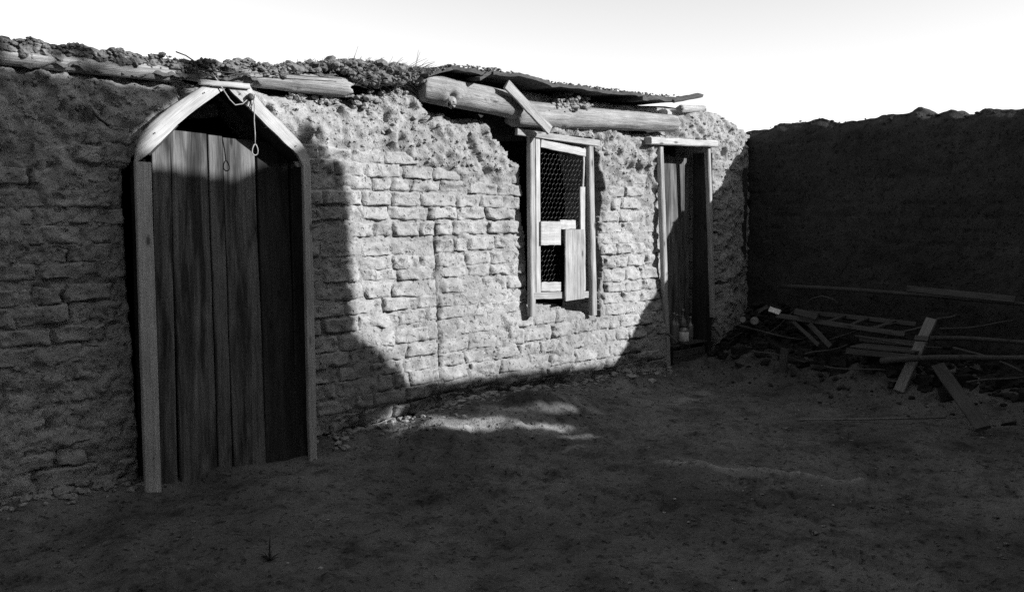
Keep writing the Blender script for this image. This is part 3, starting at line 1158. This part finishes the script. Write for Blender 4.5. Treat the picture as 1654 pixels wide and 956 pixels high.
# bits of broken wall under the sill
# ------------------------------------------------------------------ far doorway
d2 = empty('plank_doorway', (7.3, 0, -.05), parent=building)
YD = -.05


def db(name, a, b, w, t=.03, y=YD, mat=None, **kw):
    return boardpx(name, a, b, y, w, t, mat or M_OLDWOOD, d2, **kw)


db('lintel', (1046, 228), (1154, 233), .062, .09, YD - .02, M_PLANED)
db('jamb', (1065.5, 235), (1078, 603), .055, .05, YD)
db('jamb', (1142.5, 237), (1151, 512), .045, .05, YD)
leaf2 = empty('door_leaf', (7.3, .19, 0), parent=d2)
xs_ = [6.95, 7.13, 7.27, 7.42, 7.60]
for i in range(4):
    board('plank', ((xs_[i] + xs_[i + 1]) / 2, .2 + .004 * i, 2.06 - .01 * i), ((xs_[i] + xs_[i + 1]) / 2 + .06, .2 + .004 * i, .02), xs_[i + 1] - xs_[i] - .006, .022, M_PLANK, leaf2, face=(0, -1, 0), seg=12)
board('lining_board', (7.66, .08, 2.08), (7.70, .08, -.05), .22, .02, M_DARKPLANK, d2, face=(-1, 0, 0))
box('step', 7.06, 7.74, .0, .26, -.2, .02, M_DARKWALL, d2)

# crate with bottles standing in the doorway
cr = empty('wooden_crate', (7.3, .0, -.05), 'low dark plank crate filling the foot of the far doorway', 'crate')
for k in range(3):
    board('front_slat', (7.08, -.01, -.03 + k * .075), (7.62, -.01, -.03 + k * .075), .068, .014, M_JUNK, cr, face=(0, -1, 0), seg=3)
board('top_board', (7.06, .05, .2), (7.64, .05, .2), .14, .016, M_JUNK, cr, face=(0, 0, 1), seg=3)
board('end_board', (7.07, .08, -.06), (7.07, .08, .19), .15, .014, M_JUNK, cr, face=(-1, 0, 0), seg=2)
board('end_board', (7.63, .08, -.06), (7.63, .08, .19), .15, .014, M_JUNK, cr, face=(1, 0, 0), seg=2)
ZC = .209


def bottle(x, y, hgt, r, label, tilt=0.0, paper=False):
    e = empty('bottle', (x, y, ZC), label, 'bottle', 'bottles standing in the far doorway')
    v, f = lathe([(r * .9, 0), (r, .006), (r, hgt * .58), (r * .85, hgt * .66), (r * .42, hgt * .76), (r * .36, hgt * .92), (r * .46, hgt * .93), (r * .46, hgt)])
    mesh_obj('glass_body', v, f, M_GLASS, e, Matrix.Translation((x, y, ZC)) @ Matrix.Rotation(tilt, 4, 'Y'))
    if paper:
        v, f = lathe([(r * 1.02, hgt * .12), (r * 1.03, hgt * .13), (r * 1.03, hgt * .5), (r * 1.02, hgt * .51)])
        mesh_obj('paper_label', v, f, M_PAPER, e, Matrix.Translation((x, y, ZC)))
    return e


bottle(7.165, .05, .31, .036, 'tall dark bottle nearest the left post of the far doorway', .03)
bottle(7.235, .065, .29, .034, 'dark bottle second from the left in the far doorway, behind the labelled jar', .0)
bottle(7.36, .07, .33, .036, 'tallest dark bottle, right of the labelled jar in the far doorway', -.03)
bottle(7.45, .05, .25, .032, 'short dark bottle at the right end of the row in the far doorway', .0)
jr = empty('glass_jar', (7.27, .0, ZC), 'squat dark jar with a pale paper label on the crate', 'jar')
v, f = lathe([(.045, 0), (.05, .008), (.05, .13), (.04, .15), (.036, .155), (.036, .17)])
mesh_obj('glass_body', v, f, M_GLASS, jr, Matrix.Translation((7.27, .0, ZC)))
v, f = lathe([(.0505, .03), (.0512, .031), (.0512, .12), (.0505, .121)], 24)
mesh_obj('paper_label', v, f, M_PAPER, jr, Matrix.Translation((7.27, .0, ZC)))
v, f = lathe([(.039, .168), (.039, .188), (.03, .19)])
mesh_obj('lid', v, f, M_TIN, jr, Matrix.Translation((7.27, .0, ZC)))
o = board('wood_stick', onY(1077, 537, -.08), onY(1094, 552, -.06), .022, .014, M_JUNKLIGHT, None)
tag(o, 'short pale stick slanting against the left post of the far doorway', 'stick')
o = board('wood_block', onY(1153, 524, -.09), onY(1165, 541, -.12), .055, .03, M_JUNKLIGHT, None, ragged=.01)
tag(o, 'short pale board stub leaning at the foot of the right door post', 'board')

# ------------------------------------------------------------------ twine and wires at the arch
yr = YF - .03
tw = empty('hanging_twine', tuple(onY(411, 150, yr)), 'thin twine tied at the arch peak with a loop hanging over the dark doorway', 'twine')
tube('draped_cord', [onY(a, b, yr) for a, b in ((342, 118), (352, 131), (361, 146), (371, 161), (380, 170), (392, 168), (400, 161), (408, 150))], .0035, M_ROPE, tw)
tube('hanging_cord', [onY(a, b, yr) for a, b in ((409, 150), (411, 170), (410.5, 195), (412, 215), (412, 233))], .0038, M_ROPE, tw)
tube('loop', [onY(412 + 4.5 * math.sin(t) * (1 - .35 * math.cos(t)), 242 - 9 * math.cos(t), yr) for t in np.linspace(0, 2 * math.pi, 14, endpoint=False)], .0035, M_ROPE, tw, closed=True)
tube('hanging_cord', [onY(a, b, yr - .004) for a, b in ((398, 172), (404, 160), (412, 152), (409, 168), (403, 176))], .004, M_ROPE, tw)
v_, f_ = clod_data(onY(404, 158, yr), .022, 3, 1, 2)
mesh_obj('knot', v_, f_, M_IRON, tw, at=tuple(onY(404, 158, yr)))
wr = empty('baling_wire', tuple(onY(305, 92, -.08)), 'dark wire looped over the left log above the arched door', 'wire')
tube('wire_loop', [onY(a, b, -.09) for a, b in ((284, 84), (300, 90), (312, 98), (318, 108), (320, 120), (324, 132), (316, 140), (300, 142))], .004, M_IRON, wr)
tube('wire_run', [onY(a, b, -.085) for a, b in ((320, 112), (380, 119), (440, 118), (500, 124), (552, 127))], .0028, M_IRON, wr)
tube('wire_run', [onY(a, b, -.085) for a, b in ((324, 116), (340, 122), (352, 128), (358, 138))], .0035, M_IRON, wr)
o = tube('bent_stick', [onY(150, 180, -.07), onY(158, 190, -.09), onY(176, 204, -.07)], .007, M_IRON)
tag(o, 'dark bent stick poking out of the mud left of the arched door', 'stick')

# ------------------------------------------------------------------ far courtyard wall (in shade)
XW = 8.40
cw = empty('courtyard_wall', (XW, -3, 0), 'tall dark mud wall closing the yard on the right, wholly in shade', 'wall')
top_px = [(1207, 213), (1240, 206), (1252, 200), (1275, 197), (1300, 195), (1318, 190), (1345, 196), (1375, 193), (1400, 190), (1440, 187), (1470, 181), (1482, 178), (1500, 182), (1530, 181), (1560, 184), (1600, 178), (1654, 171), (1800, 158)]
TP = [onX(a, b, XW) for a, b in top_px]
ty = np.array([p[1] for p in TP])[::-1]
tz = np.array([p[2] for p in TP])[::-1]
cy = spaced(-3.2, .42, .022, -8.2, .44)
nrow = 130
CY = cy[:, None] + np.zeros((1, nrow))
topc = np.interp(cy, ty, tz)[:, None] + .02 * fbm(cy * 7, 0, 0, 4)[:, None] + .012 * np.maximum(0, fbm(cy * 16, 3, 0, 2))[:, None]
wv = np.linspace(0, 1, nrow)[None, :]
CZ = -.3 + (topc + .3) * wv
cour = np.abs(((CZ + .01 * np.sin(CY * 2)) / .121) % 1 - .5) * 2
rowi = np.floor(CZ / .121)
colj = np.abs(((CY + (rowi % 2) * .16 + .05 * np.sin(rowi * 7)) / .32) % 1 - .5) * 2
joint = np.maximum(sstep(.84, 1, cour), sstep(.93, 1, colj)) * sstep(-.5, .3, fbm(CY * 1.3, CZ * 1.3, 6, 2))
CX = XW - .015 * fbm(CY * 5, CZ * 5, 3, 4) - .03 * fbm(CY * 1.1, CZ * 1.1, 1, 2) + .022 * joint * sstep(-.3, .6, fbm(CY * 3, CZ * 3, 16, 3)) + .10 * sstep(.13, 0, topc - CZ) ** 2 - .006 * fbm(CY * 20, CZ * 20, 2, 2)
va = np.stack([CX, CY, CZ], -1).reshape(-1, 3)
cap_n = 8
ccx = XW + .1 + np.linspace(0.01, .5, cap_n)[None, :] + 0 * cy[:, None]
ccz = topc + .02 * fbm(cy[:, None] * 9, ccx * 9, 0, 3) - .3 * (ccx - XW - .1) ** 2
vb = np.stack([ccx, cy[:, None] + 0 * ccx, ccz], -1).reshape(-1, 3)
fa = grid_faces(len(cy), nrow, True)
allv = np.concatenate([CX[:, :, None], CY[:, :, None], CZ[:, :, None]], -1)
capv = np.stack([ccx, cy[:, None] + 0 * ccx, ccz], -1)
bot = np.stack([np.full(len(cy), XW + .62), cy, np.full(len(cy), -.3)], -1)[:, None, :]
full = np.concatenate([allv, capv, bot], 1)
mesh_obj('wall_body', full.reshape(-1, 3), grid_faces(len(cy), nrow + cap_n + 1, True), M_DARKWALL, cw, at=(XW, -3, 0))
cb = Acc()
for i in range(260):
    y = RND.uniform(-3.3, .2)
    t = float(np.interp(y, ty, tz))
    v_, f_ = clod_data((XW + RND.uniform(.0, .3), y, t + RND.uniform(-.05, .0)), RND.choice([.006, .008, .012, .018]), RND.random() * 99, .7, 2)
    cb.add(v_, f_)
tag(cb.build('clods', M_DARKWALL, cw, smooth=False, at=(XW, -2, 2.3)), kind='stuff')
# wall crack/seam post in the corner
o = box('corner_seam', 8.28, 8.30, -.045, .0, 1.0, 1.95, M_IRON, building)

# ------------------------------------------------------------------ heap of junk lumber by the far wall
XJ = 7.75


def J(px, py, x=XJ): return tuple(onX(px, py, x))


def junk(name, a, b, w, t, label, cat, x=XJ, x2=None, mat=None, group=None, face=(-1, 0, .5), **kw):
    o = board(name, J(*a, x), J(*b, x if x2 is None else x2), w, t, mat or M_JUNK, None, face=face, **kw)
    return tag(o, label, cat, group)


def pole(name, a, b, r, label, cat='pole', x=XJ, x2=None, mat=None):
    p0, p1 = Vector(J(*a, x)), Vector(J(*b, x if x2 is None else x2))
    pts = [p0.lerp(p1, t) + Vector((0, 0, .012 * math.sin(t * 5))) for t in np.linspace(0, 1, 12)]
    o = tube(name, pts, [r * (1 - .3 * t) for t in np.linspace(0, 1, 12)], mat or M_JUNK, n=8)
    return tag(o, label, cat)


pole('long_pole', (1262, 462), (1700, 492), .022, 'long thin pole leaning along the far wall, topmost of the lumber', x=8.2)
junk('long_board', (1465, 466), (1640, 484), .06, .02, 'weathered board lying over the long pole by the far wall', 'board', 8.1, seg=10)
pole('long_pole', (1488, 547), (1700, 552), .022, 'thin pole behind the bright leaning board, right side of the lumber', x=7.9)
pole('long_pole', (1423, 583), (1700, 574), .026, 'level pole crossing in front of the bright leaning board', x=7.3)
bb = junk('leaning_board', (1505, 515), (1452, 632), .09, .03, 'pale notched board leaning over the lumber heap, brightest of its boards', 'board', 7.75, 7.42, M_JUNKLIGHT, seg=10)
junk('dark_notch', (1478, 546), (1500, 548), .045, .03, 'small dark cleat across the pale leaning board', 'notch', 7.56, mat=M_IRON)  # dark block laid on the board to stand for its cut
junk('leaning_board', (1515, 590), (1588, 692), .10, .025, 'dull grey board sloping down to the dirt at right', 'board', 7.6, 6.6, M_JUNK, face=(-.6, 0, .8))
pole('thin_stick', (1415, 552), (1495, 524), .014, 'thin stick slanting up behind the pale leaning board', 'stick', x=7.85)
pole('thin_stick', (1496, 524), (1545, 507), .013, 'thin stick end poking out right of the pale board', 'stick', x=7.95)
# ladder lying on the heap
ld = empty('broken_ladder', J(1340, 525, 7.9), 'broken wooden ladder lying on the rubble heap by the far wall', 'ladder')


def lad(name, a, b, w, t, x, mat=M_JUNK):
    return board(name, J(*a, x), J(*b, x), w, t, mat, ld, face=(-1, 0, .6), seg=5)


lad('rail', (1255, 510), (1462, 541), .05, .03, 7.8)
lad('rail', (1285, 503), (1480, 524), .05, .03, 8.15)
for a, b in (((1330, 523), (1364, 510)), ((1371, 527), (1401, 514)), ((1411, 532), (1444, 519)), ((1292, 517), (1322, 506))):
    board('rung', J(*a, 7.81), J(*b, 8.14), .045, .022, M_JUNK, ld, face=(-.5, 0, 1), seg=3)
junk('stake', (1281, 519), (1323, 558), .035, .022, 'left one of two short stakes slanting below the ladder', 'stake', 7.8, 7.6)
junk('stake', (1308, 524), (1342, 560), .045, .022, 'right one of two short stakes slanting below the ladder', 'stake', 7.78, 7.6)
junk('wood_chip', (1243, 499), (1260, 505), .05, .02, 'bright white wood chip on top of the rubble heap', 'wood chip', 7.8, mat=M_PAPER)
junk('short_board', (1218, 508), (1240, 495), .045, .02, 'short dull board beside the bright wood chip', 'board', 7.9)
junk('short_board', (1284, 503), (1320, 512), .06, .02, 'short plank lying over the left end of the ladder', 'board', 7.75)
junk('upright_stub', (1268, 563), (1262, 622), .075, .025, 'upright board stub standing before the rubble heap', 'board', 7.35, mat=M_JUNK)
o = tube('bent_branch', [J(a, b, 7.95) for a, b in ((1300, 492), (1312, 482), (1328, 478), (1345, 483), (1356, 492))], .007, M_JUNK)
tag(o, 'thin arched branch above the ladder on the rubble heap', 'branch')
o = tube('thin_lath', [tuple(onZ(1290, 678, -.055)), tuple(onZ(1400, 677, -.045)), tuple(onZ(1528, 674, -.05))], .008, M_JUNKLIGHT)
tag(o, 'long thin lath lying on bare dirt in front of the lumber', 'lath')
STICKS = ['broken stick rising from the far door foot toward the white wood chip', 'broken stick running down below the tin cans', 'thin broken stick crossing under the left end of the ladder',
          'thin broken stick slanting up under the ladder toward the pale board', 'broken stick lying just above the plank trough', 'broken stick lying low in front of the trough, on the dirt edge',
          'broken stick sloping down at the right edge below the level pole', 'broken stick between the two stakes and the trough', 'thin broken stick right of the top of the pale leaning board',
          'broken stick at the foot of the upright board stub', 'lowest broken stick at the right edge, beside the dull sloping board', 'shortest broken stick, beside the right post of the far door']
for i, (a, b, xx, x2, rr) in enumerate((((1180, 548), (1262, 512), 7.7, 7.9, .009), ((1196, 528), (1300, 548), 7.6, 7.8, .012), ((1235, 540), (1290, 500), 7.7, 8.0, .008), ((1340, 548), (1450, 520), 7.8, 8.0, .009),
                                    ((1380, 545), (1520, 560), 7.7, 7.6, .011), ((1330, 590), (1430, 600), 7.4, 7.3, .010), ((1540, 560), (1654, 600), 7.5, 7.2, .012), ((1300, 575), (1370, 555), 7.5, 7.7, .010),
                                    ((1520, 530), (1640, 520), 7.9, 8.0, .010), ((1210, 565), (1300, 585), 7.5, 7.4, .010), ((1560, 620), (1654, 605), 7.2, 7.2, .010), ((1165, 560), (1215, 530), 7.7, 7.8, .008))):
    p0, p1 = Vector(J(*a, xx)), Vector(J(*b, x2))
    pts = [p0.lerp(p1, t) + Vector((0, .01 * math.sin(t * 7 + i), .015 * math.sin(t * 4 + i * 2))) for t in np.linspace(0, 1, 9)]
    o = tube('broken_stick', pts, [rr * (1 - .4 * t) for t in np.linspace(0, 1, 9)], M_JUNK, n=6)
    tag(o, STICKS[i], 'stick', 'broken sticks in the lumber heap')
# trough / box
bx = empty('wooden_trough', J(1420, 570, 7.6), 'shallow plank trough half hidden behind the pale leaning board', 'trough')
board('side_board', J(1367, 567, 7.45), J(1478, 578, 7.45), .05, .02, M_JUNK, bx, face=(-1, 0, .3))
p0, p1 = Vector(J(1372, 564, 7.47)), Vector(J(1475, 574, 7.47))
board('bottom_board', p0 + Vector((.14, 0, .02)), p1 + Vector((.14, 0, .02)), .26, .015, M_JUNK, bx, face=(0, 0, 1))
board('side_board', p0 + Vector((.28, .04, .06)), p1 + Vector((.28, 0, .06)), .05, .02, M_JUNK, bx, face=(-1, 0, .3))
# tin cans
for (px, py, r, lb) in ((1218, 519, .042, 'round tin can end facing out of the rubble left of the ladder'), (1199, 517, .034, 'smaller tin can left of the round can in the rubble')):
    c = Vector(J(px, py, 7.7))
    e = empty('tin_can', c, lb, 'can', 'tin cans in the rubble')
    v, f = lathe([(r * .96, 0), (r, .002), (r, .11), (r * .96, .112)], 20)
    d = Vector((-.9, -.6, .15)).normalized()
    Mr = Matrix.Translation(c) @ d.to_track_quat('Z', 'Y').to_matrix().to_4x4()
    mesh_obj('can_body', v, f, M_TIN, e, Mr)
    v, f = lathe([(r * .72, .1125), (r * .8, .115), (r * .72, .1152)], 20)
    mesh_obj('rim_ring', v, f, M_JUNKLIGHT, e, Mr)

# rubble: clods and broken bricks, too many to count
rb = Acc()
for i in range(3600):
    x = 8.35 - abs(RND.gauss(0, .5))
    y = RND.uniform(-3.6, -.1)
    if x < 6.9 or (x < 7.55 and RND.random() < .7): continue
    s = RND.choice([.010, .012, .015, .02, .03, .045, .06]) * RND.uniform(.6, 1.1) * (1 if x > 7.5 else .5)
    if s > .025 and RND.random() < .35:
        # broken brick: an angular block, half sunk
        a_r = RND.uniform(0, 3.14)
        bxv, bxf = boxd(-s * 1.6, s * 1.6, -s, s, -s * .6, s * .6)
        bxv = np.array(bxv) + NR.normal(0, s * .12, (8, 3))
        ca, sa = math.cos(a_r), math.sin(a_r)
        tl = RND.uniform(-.5, .5)
        bxv = np.stack([bxv[:, 0] * ca - bxv[:, 1] * sa + x, bxv[:, 0] * sa + bxv[:, 1] * ca + y, bxv[:, 2] + bxv[:, 0] * tl + gh(x, y) + s * .2], -1)
        rb.add(bxv, bxf)
        continue
    v_, f_ = clod_data((x, y, gh(x, y) + s * .3), s, RND.random() * 99, .7, 2 if s > .02 else 1)
    rb.add(v_, f_)
for i in range(900):
    x = RND.uniform(7.75, 8.36)
    y = -.08 - abs(RND.gauss(0, .5))
    hh = .30 * math.exp(-((x - 8.15) / .4) ** 2 - ((y + .45) / .45) ** 2)
    s = RND.choice([.012, .018, .025, .04, .055]) * RND.uniform(.7, 1.1)
    v_, f_ = clod_data((x, y, gh(x, y) + RND.random() * hh), s, RND.random() * 99, .6, 1)
    rb.add(v_, f_)
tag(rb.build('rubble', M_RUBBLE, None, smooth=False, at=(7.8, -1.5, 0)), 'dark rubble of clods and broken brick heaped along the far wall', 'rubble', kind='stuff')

# small clods and crumbs over the yard
gc = Acc()
for i in range(3400):
    if i < 2400:
        x, y = RND.uniform(.8, 7.2), RND.uniform(-4.1, -.05)
    else:
        x, y = RND.uniform(3.1, 6.6), -abs(RND.gauss(0, .35)) - .03
    if abs(x - 2.5) < .55 and y > -.25: continue
    if float(fbm(x * 1.3, y * 1.3, 40, 3)) < .05 + RND.random() * .3 and i < 2400: continue
    s = RND.choice([.003, .004, .005, .006, .009, .014]) * RND.uniform(.6, 1.2)
    v_, f_ = clod_data((x, y, gh(x, y) + s * .3), s, RND.random() * 99, .65)
    gc.add(v_, f_)
tag(gc.build('crumbs', M_CLOD, None, smooth=False, at=(4, -2, 0)), 'small clods and crumbs of earth scattered over the yard', 'clods', kind='stuff')
fm = Acc()
for i in range(520):
    x = RND.uniform(3.15, 6.9) if i < 400 else RND.uniform(.9, 1.9)
    y = -.03 - abs(RND.gauss(0, .10))
    s = RND.choice([.006, .008, .012, .016, .024, .034]) * RND.uniform(.7, 1.2)
    v_, f_ = clod_data((x, y, gh(x, y) + s * .2), s, RND.random() * 99, .65, 2 if s > .012 else 1)
    fm.add(v_, f_)
tag(fm.build('fallen_mud', M_MUD, None, smooth=False, at=(4, -.1, 0)), 'crumbled mud and brick bits fallen along the foot of the long wall', 'fallen mud', kind='stuff')
sw = Acc()
for i in range(420):
    x, y = RND.uniform(.9, 7.0), RND.uniform(-3.9, -.2)
    a = RND.uniform(0, 6.28)
    l = RND.uniform(.02, .07)
    h_ = gh(x, y) + .004
    p0_, p1_ = np.array([x, y, h_]), np.array([x + l * math.cos(a), y + l * math.sin(a), gh(x + l * math.cos(a), y + l * math.sin(a)) + RND.uniform(.002, .012)])
    v_, f_ = tube_data([p0_, (p0_ + p1_) / 2 + [0, 0, .004], p1_], .0014, 3)
    sw.add(v_, f_)
tag(sw.build('straw', M_JUNKLIGHT, None, smooth=False, at=(4, -2, 0)), 'scattered bits of straw trodden into the yard', 'straw', kind='stuff')
pb = Acc()
for (px, py) in ((1048, 722), (1200, 784), (1090, 811), (1073, 824), (1375, 805), (1346, 812), (1328, 779), (1268, 950), (940, 662), (1112, 848), (530, 838), (464, 905), (518, 917), (790, 700), (905, 705), (1086, 950), (1290, 660)):
    p = onZ(px, py, -.07)
    v_, f_ = clod_data((p[0], p[1], gh(p[0], p[1]) + .004), RND.uniform(.006, .011), RND.random() * 99, .6, 2)
    pb.add(v_, f_)
tag(pb.build('pebbles', M_PEBBLE, None, at=(4, -2, 0)), 'scattered pale pebbles on the dark dirt', 'pebbles', kind='stuff')
# dark weed stub in the foreground
p = onZ(436, 905, -.08)
wg = Acc()
for i in range(26):
    a = RND.uniform(0, 6.28)
    l = RND.uniform(.02, .06)
    d = np.array([math.cos(a), math.sin(a), RND.uniform(.1, .7)]) * l
    base = np.array([p[0], p[1], gh(p[0], p[1])])
    v_, f_ = tube_data([base, base + d * .6 + [0, 0, .008], base + d], [.003, .002, .0008], 3)
    wg.add(v_, f_)
v_, f_ = tube_data([np.array([p[0], p[1], gh(p[0], p[1])]), np.array([p[0], p[1], gh(p[0], p[1]) + .07]), np.array([p[0] + .004, p[1], gh(p[0], p[1]) + .11])], [.004, .003, .001], 4)
wg.add(v_, f_)
tag(wg.build('weed', M_IRON, None, smooth=False, at=tuple(p)), 'small dead weed with one upright stem in the left foreground', 'weed')

# ------------------------------------------------------------------ the rest of the yard, behind the camera: what casts the shade
op = empty('opposite_building', (6, -6.5, 0), 'adobe building on the near side of the yard, behind the viewer', 'house')
YO = -6.0
ax, cz_ = .55, .52


def S(x, zs):
    """roof outline point whose shadow falls on the long wall at (x, zs)"""
    return (x + ax * -YO, zs + cz_ * -YO)


prof_ = [S(-4, 4.1), S(1.0, 4.1), S(2.62, 2.9), S(2.5, 2.35), S(2.32, 2.15), S(2.15, 2.03), S(2.0, 1.89), S(1.94, 1.76), S(2.3, 1.74), S(2.6, 1.70), S(2.95, 1.86), S(3.08, 2.08), S(3.18, 2.02), S(3.26, 1.84), S(3.36, 1.86), S(3.42, 1.72), S(3.43, .66), S(3.62, .52), S(3.80, .34), S(3.86, .26), S(4.6, .22), S(6.0, .13), S(9, .05)]
prof_ = [(x, z) for x, z in prof_]
poly = [(prof_[0][0], -.3)] + prof_ + [(prof_[-1][0], -.3)]

# holes added to the unseen wall, placed to throw sun streaks on the dirt
gapc = []
for (px, py, zg, rw, rh) in ((628, 698, -.07, .16, .06), (606, 686, -.03, .05, .06), (650, 706, -.07, .10, .04), (742, 692, .0, .22, .065), (700, 700, -.04, .12, .030), (868, 668, .0, .16, .05), (905, 684, .0, .12, .045), (800, 700, -.05, .16, .026), (925, 704, -.06, .07, .03)):
    g_ = onZ(px, py, zg)
    d_g = g_[1] - YO
    gapc.append((g_[0] + ax * d_g, g_[2] + cz_ * d_g, rw, rh))
ox, oz = np.arange(-2.0, 12.0, .02), np.arange(-.3, 7.2, .02)
OX, OZ = np.meshgrid(ox, oz, indexing='ij')
oc = in_poly(OX, OZ, poly)
for (a, b, rw, rh) in gapc:
    oc &= ~((((OX - a) / rw) ** 2 + ((OZ - b + .25 * (OX - a)) / rh) ** 2 + 1.0 * fbm(OX * 11, OZ * 16, a, 3)) < 1.15)
# fine holes added at its left end to let about half the sun through
oc &= ~((OZ > 2.19 + cz_ * -YO + .03 * fbm(OX * 3, 1, 1, 2)) & (OX < 2.28 + ax * -YO) & (fbm(OX * 16, OZ * 16, 3, 2) > .02))
cell2 = oc[:-1, :-1] & oc[1:, :-1] & oc[1:, 1:] & oc[:-1, 1:]
I2, J2 = np.nonzero(cell2)
id2 = np.arange(len(ox))[:, None] * len(oz) + np.arange(len(oz))[None, :]
F_a = np.stack([id2[I2, J2], id2[I2 + 1, J2], id2[I2 + 1, J2 + 1], id2[I2, J2 + 1]], -1)
V_a = np.stack([OX, OX * 0 + YO - .02, OZ], -1).reshape(-1, 3)
V_b = np.stack([OX, OX * 0 + YO, OZ], -1).reshape(-1, 3)
mesh_obj('shade_wall', np.concatenate([V_a, V_b]), np.concatenate([F_a, F_a[:, ::-1] + len(V_a)]), M_DARKWALL, op, smooth=False, at=(6, YO, 0))  # thin unseen sheet, outline and holes shaped to cast the yard's shade
lw = box('sky_block_wall', -3.3, -2.91, -9, -.01, -.3, 5.2, M_DARKWALL, None)  # added out of view to block sky light and deepen the shade
tag(lw, 'high unseen wall added on the left to keep sky light off the yard', 'wall')
